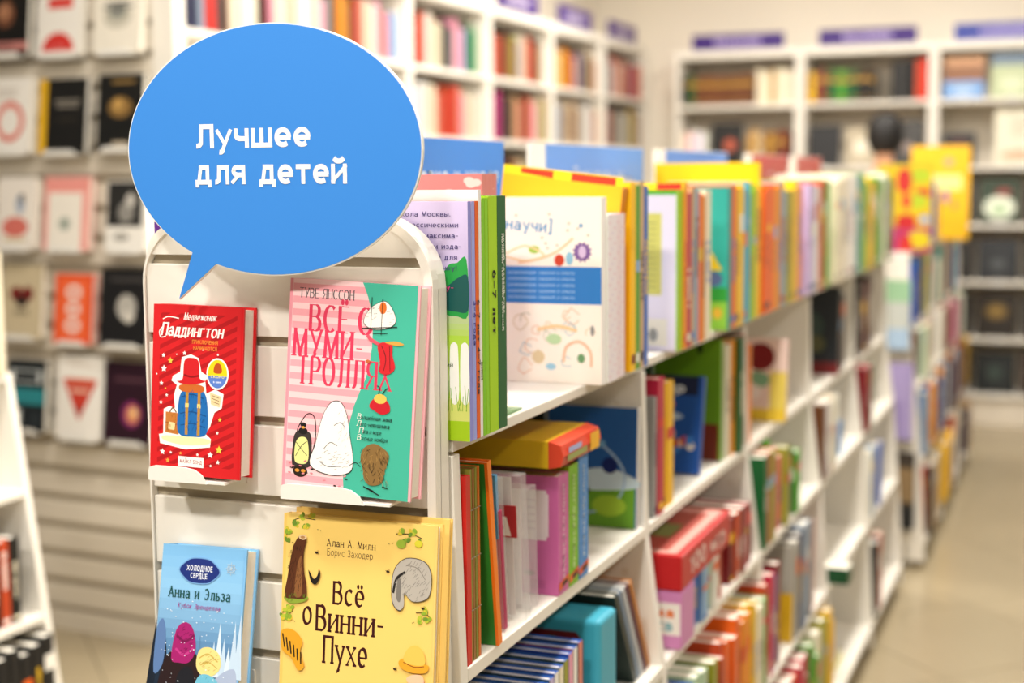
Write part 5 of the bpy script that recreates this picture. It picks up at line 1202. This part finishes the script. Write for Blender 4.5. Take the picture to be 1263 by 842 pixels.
back_face(2, 5, 'top row', .05, .24, .25, 'b98a6a', 'brown and blue seaside gift book', lambda a,w,h: a.rect(0,w,0,h,'8a5c3c').rect(0,w,0,h*.42,'6f9ad0').ell(w*.5,h*.2,w*.3,h*.1,'a9c4e4').rect(0,w,h*.8,h,'c4946c'))
back_face(2, 5, 'top row', .33, .24, .27, '9cab86', 'pale green gift book with a slate band', lambda a,w,h: a.rect(0,w,0,h,'b4bf98').rect(0,w,h*.72,h,'64788c').ell(w*.5,h*.3,w*.3,h*.16,'cdd6b4'))
back_face(2, 4, 'second row', .05, .20, .20, '1f1715', 'short dark brown gift book', lambda a,w,h: a.rect(0,w,0,h,'1c1614').ell(w*.5,h*.6,w*.3,h*.2,'4a1f20'))
back_face(2, 4, 'second row', .36, .30, .34, 'ddd6bc', 'large cream gift book with lines of print', lambda a,w,h: bars(a.rect(0,w,0,h,'ddd8c2').ell(w*.5,h*.16,w*.4,h*.1,'d8a88a'), w, w*.5, h*.82, 5, h*.02, '8c8a74', gap=h*.075, ww=.55))
for i, (r, rn) in enumerate([(3, 'third row'), (2, 'fourth row'), (1, 'fifth row'), (0, 'bottom row')]):
    back_face(2, r, rn, .045, .21, .26, ['1a1c1c', '1c1e22', '4a3528', '221a1a'][i], ['black', 'blue-black', 'dark brown', 'maroon-black'][i] + ' gift book on the left', lambda a,w,h: a.rect(0,w,0,h,random.choice(['1a1b1c','22201e'])).ell(w*.5,h*.5,w*.25,h*.15,random.choice(['3a4038','4a2a24'])))
    back_face(2, r, rn, .285, .23, [.27,.25,.26,.25][i], ['26402c', '24282c', '241f18', '1d2020'][i], ['green and white flowered', 'charcoal', 'black and gold', 'black-green'][i] + ' gift book in the middle',
        [lambda a,w,h: a.rect(0,w,0,h,'21351f').ell(w*.5,h*.35,w*.4,h*.26,'dfe6d2').ell(w*.5,h*.3,w*.2,h*.12,'a9c49a').ell(w*.6,h*.7,w*.2,h*.08,'8a2c24'),
         lambda a,w,h: a.rect(0,w,0,h,'202428').ell(w*.5,h*.4,w*.2,h*.12,'4a4e50'),
         lambda a,w,h: a.rect(0,w,0,h,'231c14').ell(w*.5,h*.6,w*.3,h*.2,'6a5428').ell(w*.5,h*.6,w*.15,h*.1,'8c7034'),
         lambda a,w,h: a.rect(0,w,0,h,'1c2020').ell(w*.5,h*.5,w*.2,h*.2,'34403a')][i])
    back_face(2, r, rn, .55, .22, .26, ['3a3a38', '2a2420', '5a3a2c', '8a8a84'][i], ['grey-black', 'umber', 'chestnut', 'stone grey'][i] + ' gift book on the right', lambda a,w,h: a.rect(0,w,0,h,random.choice(['2a2826','3a2c26'])).ell(w*.5,h*.5,w*.3,h*.2,random.choice(['5a4a3c','6a6a60'])))

# ================================================================== SECOND SHELVING RUN FURTHER DOWN THE AISLE
g2 = thing('shelving_unit', 'second white shelving run beyond the first, crowded with mixed books', 'shelving', (0, 0, 0))
G2Y, G2B, G2N, DX = 5.80, .76, 3, .045
for i in range(G2N+1): upright(G2Y + G2B*i, g2, DX)
for b in range(G2N):
    for (z, xf) in ZS:
        MB().box(XL, xf+DX, G2Y+G2B*b+.0115, G2Y+G2B*(b+1)-.0115, z, z+TH).build('shelf', M_LAM, g2)
    MB().box(XL-.001, XL+.008, G2Y+G2B*b+.0115, G2Y+G2B*(b+1)-.0115, .09, 1.235).build('back_board', M_LAM, g2)
for i in range(G2N+1):
    MB().lathe([(.018, 0), (.018, .01), (.012, .012), (.012, .09)], front(0)-.03, G2Y+G2B*i, 10).build('leg', M_METAL, g2)
cols2 = {0: ['red','yellow','lime green','magenta','white','navy','blue','salmon','purple','amber','grey'], 1: ['terracotta','blue','grey','yellow','olive','cream','crimson','teal','beige'],
 2: ['brown','crimson','cream','grey','dark red','pink','pale green','white'], 3: ['amber','navy','orange','blue','grey blue','yellow','white','brown'], 4: ['navy','black','beige','yellow','terracotta','tan','dark grey']}
for b in range(G2N):
    for k in range(5):
        y = G2Y + G2B*b + (.15 if k == 0 and b == 0 else .015) + random.uniform(0, .03); yend = G2Y + G2B*(b+1) - .07; j = 0
        while y < yend:
            t = random.uniform(.036, .065); c = random.choice(cols2[k])
            h = min(random.uniform(.2, .30), (ZS[k-1][0]-zt_shelf(k)-.015) if k else .32); w = random.uniform(.17, .22)
            book('paperback_book', '%s book, %s on the %s, %s bay of the far shelving run' % (c, ORD[j], SHN[k], ['near', 'middle', 'far'][b]), 'book', (ZS[k][1]+DX+random.uniform(-.02, .015)-w, y, zt_shelf(k)), w, h, t-.001, jit(hx(c), .1), (0, 0, 0),
                 'books on the far shelving run', marks=spine_marks(t, c) if b == 0 else None, c=.0025)
            y += t; j += 1
            if random.random() < .08: y += .06
            if k == 0 and 6.9 < y < 7.1: y = 7.12
def endface(label, x1, z0, w, h, c, art, y=5.74):
    t_ = thing('picture_book', label, 'book', (x1-w, y, z0), (-.05, 0, 0), 'books on the near end of the far run')
    mb, pg = book_meshes(w, h, .016, c, None, 'paper', .002, left=True); mb.build('cover', M_COVER, t_); pg.build('pages', M_PAPER, t_); art(Art(), w, h).build('cover_art', t_)
for (nm, x1, z0, w, h, c, ar) in [
  ('pale green and white picture book on the near end of the far run, highest', -.632, .88, .2, .27, 'c9cfc6', lambda a,w,h: a.rect(0,w,0,h,'c4cac6').rect(0,w,h*.68,h,'9cc7a0').rect(w*.3,w,0,h*.3,'a9c4e0')),
  ('lilac album on the near end of the far run, below the pale green one', -.615, .525, .2, .3, 'a597c9', lambda a,w,h: a.rect(0,w,0,h,'a597c9').rect(0,w*.8,0,h*.5,'8f80ba')),
  ('black album with a tan foot on the near end of the far run, lowest', -.60, .17, .2, .3, '2a2722', lambda a,w,h: a.rect(0,w,0,h,'3a322a').rect(0,w,h*.35,h*.8,'8a7250').rect(0,w,0,h*.3,'1d1f20'))]:
    endface(nm, x1, z0, w, h, c, ar)
lg = thing('wire_bracket', 'wire brackets holding up the picture books at the far run\'s near end', 'bracket', (-.8, 5.789, 0))
for zz in (.165, .52, .875):
    MB().box(0, .19, -.062, -.001, zz-.004, zz).build('tray', M_METAL, lg)
book('picture_album', 'red and yellow cartoon-bright album facing out on top of the far run', 'book', (-.775, 5.84, 1.2505), .205, .345, .02, 'dcbc1a', (-.03, 0, 0), left=True,
     art=Art().rect(0,.205,0,.343,'d9b81a').rect(0,.205,0,.10,'b43a6a').ell(.16,.30,.04,.03,'b4c82a').ell(.1,.28,.03,.05,'c9302a').ell(.17,.23,.03,.02,'c9302a').ell(.15,.20,.04,.03,'b4c82a').ell(.11,.12,.04,.03,'c4282a').ell(.18,.13,.02,.015,'8fa4d8').ell(.16,.05,.045,.035,'d9c41c').ell(.11,.03,.025,.04,'c9302a').ell(.11,.2,.02,.03,'d84a2c')) 
book('picture_album', 'big yellow album with a small grey emblem standing up from the far run', 'book', (-.785, 7.035, 1.2505), .265, .435, .02, 'ebb414', (-.05, 0, 0), left=True,
     art=Art().rect(0,.265,0,.433,'ebb414').rect(.09,.23,.23,.30,'f3e08a').ell(.17,.36,.022,.02,'8a8f7a').ell(.16,.2,.016,.03,'8a5a9a').ell(.2,.16,.012,.02,'6a7a50'))

# ================================================================== LOW UNIT AT THE LEFT EDGE
LU = thing('shelving_unit', 'low white sloping-front shelving unit at the left edge, black books at its foot', 'shelving', (0, 0, 0))
def lx(z): return -2.415 + .14*(.8 - z)
LZ = [.10, .175, .475, .785, 1.07]
for yy in (1.30, 2.05, 2.81):
    u_ = MB().prism([(-2.92, .0), (lx(0), .0), (lx(1.09), 1.09), (-2.92, 1.09)], 1, yy-.011, yy+.011).build('upright', M_LAM, LU); bevel(u_, .002, 2)
for (ya, yb) in ((1.3115, 2.0385), (2.0615, 2.7985)):
    for z in LZ[1:]:
        s_ = MB().box(-2.915, lx(z), ya, yb, z, z+.02).build('shelf', M_LAM, LU); bevel(s_, .002, 2)
    MB().box(-2.919, -2.907, ya, yb, .1, 1.07).build('back_board', M_LAM, LU)
def lubook(label, y, k, h, w, t, c, lean=0, dx=0): return book('paperback_book', label, 'book', (lx(LZ[k])-.012-w+dx, y, LZ[k]+.0205), w, h, t, c, (lean, 0, 0), 'books in the low unit at the left edge', marks=spine_marks(t, 'black'))
for i in range(6): lubook('black paperback, %s from the far side, bottom shelf of the low left unit' % ORD[i], 2.755-.04*i, 1, .255-.012*(i % 3), .17, .034, '1a1a1c')
for i, c in enumerate(['black', 'terracotta', 'black', 'brown', 'black']): lubook('%s paperback, %s from the far side, middle shelf of the low left unit' % (c, ORD[i]), 2.70-.036*i, 2, .21, .15, .03, c)
for i, (c, h) in enumerate([('cream', .3), ('yellow', .40), ('navy', .33), ('lilac', .36), ('white', .42)]):
    book('paperback_book', '%s tall book standing on top of the low left unit, %s from its far end' % (c, ORD[i]), 'book', (-2.60, 2.765-.030*i, 1.0905), .155, h, .024, hx(c), (0, 0, 0), 'tall books on the low left unit', spine=hx(c))

# ================================================================== PERSON BEYOND THE FAR RUN
def skin_mesh(name, verts, edges, radii, material, parent, sub=2, root=0, col=None):
    me = bpy.data.meshes.new(name); me.from_pydata(verts, edges, [])
    o = bpy.data.objects.new(name, me); COL.objects.link(o)
    if parent: o.parent = parent
    md = o.modifiers.new('skin', 'SKIN'); md.use_smooth_shade = True
    for i, sv in enumerate(me.skin_vertices[0].data):
        r = radii[i]; sv.radius = r if isinstance(r, tuple) else (r, r); sv.use_root = (i == root)
    s_ = o.modifiers.new('subdivision', 'SUBSURF'); s_.levels = sub; s_.render_levels = sub
    me.materials.append(material)
    return o
ps = thing('person', 'person with short black hair seen from behind, salmon shirt, beyond the far run', 'person', (-1.085, 8.40, 0), (0, 0, .35))
V = [(0,0,1.0),(0,0,1.12),(0,.01,1.28),(0,.01,1.46),(0,0,1.575),(0,-.005,1.63),(0,.0,1.70),(0,.015,1.79),(0,.0,1.86)]
Ed = [(i, i+1) for i in range(8)]
R_ = [(.15,.11),(.135,.10),(.155,.11),(.15,.10),(.06,.058),(.052,.055),(.062,.085),(.078,.098),(.055,.07)]
def add(pts, rs, root):
    p = root
    for q, r in zip(pts, rs):
        V.append(q); R_.append(r); Ed.append((p, len(V)-1)); p = len(V)-1
    return p
for s in (-1, 1):
    h_ = add([(s*.12,0,1.47),(s*.195,0,1.44),(s*.235,.03,1.18),(s*.2,.20,1.08),(s*.17,.27,1.07)], [.06,.055,.043,.034,.026], 3)
    for f in range(4): add([(s*.17+s*(.026-.017*f),.31,1.065),(s*.165+s*(.026-.017*f),.338-.004*abs(f-1),1.045),(s*.165+s*(.026-.017*f),.345-.004*abs(f-1),1.02)], [.010,.009,.008], h_)
    add([(s*.135,.29,1.075),(s*.12,.315,1.065)], [.011,.009], h_)
    add([(s*.095,0,.93),(s*.10,.0,.5),(s*.10,-.02,.10),(s*.105,.06,.035),(s*.11,.13,.03)], [.095,.062,.042,.035,.03], 0)
body = skin_mesh('body', V, Ed, R_, M_SKIN, ps)
fc = MB()   # nose, lips and ears sit on the head
fc.lathe([(.006, 1.758), (.012, 1.765), (.010, 1.785), (.004, 1.80)], 0, .108, 8, hx('d9a583')); fc.build('nose', M_SKIN, ps)
for s in (-1, 1):
    MB().lathe([(.004, 1.755), (.010, 1.765), (.013, 1.785), (.009, 1.805), (.003, 1.81)], s*.079, .005, 8).build('ear', M_SKIN, ps)
    MB().lathe([(.002, 1.797), (.011, 1.801), (.011, 1.806), (.002, 1.81)], s*.031, .092, 10, hx('white')).build('eye', M_PRINT, ps)
MB().box(-.022, .022, .098, .106, 1.735, 1.743, hx('b4645a')).build('mouth', M_PRINT, ps)
skin_mesh('hair', [(0,-.02,1.655),(0,-.025,1.74),(0,-.005,1.84),(0,.05,1.88)], [(0,1),(1,2),(2,3)], [(.085,.065),(.118,.10),(.112,.12),(.06,.05)], M_HAIR, ps)
def cloth(name, verts, edges, radii, colr, root=0):
    o = skin_mesh(name, verts, edges, radii, mat(name+'_cloth', .85, colr, .15, noise=.05, nscale=80, bump=.1), ps, root=root); return o
sh = [(0,0,.93),(0,0,1.12),(0,.01,1.28),(0,.01,1.46),(0,0,1.535)]; se = [(0,1),(1,2),(2,3),(3,4)]; sr = [(.165,.125),(.15,.115),(.17,.125),(.165,.115),(.075,.07)]
for s in (-1, 1):
    n_ = len(sh); sh += [(s*.13,0,1.475),(s*.2,0,1.44),(s*.225,.015,1.27)]; se += [(3,n_),(n_,n_+1),(n_+1,n_+2)]; sr += [.072,.068,.060]
cloth('shirt', sh, se, sr, 'dd8a64')
tr_ = [(0,0,.98),(0,0,.92)]; te = [(0,1)]; tr2 = [(.165,.125),(.16,.12)]
for s in (-1, 1):
    n_ = len(tr_); tr_ += [(s*.095,0,.88),(s*.10,0,.5),(s*.10,-.015,.10)]; te += [(1,n_),(n_,n_+1),(n_+1,n_+2)]; tr2 += [.105,.078,.062]
cloth('trousers', tr_, te, tr2, '2a3140')
for s in (-1, 1): skin_mesh('shoe', [(s*.105,-.06,.045),(s*.107,.03,.045),(s*.112,.15,.036)], [(0,1),(1,2)], [(.042,.042),(.046,.044),(.04,.034)], M_HAIR, ps)
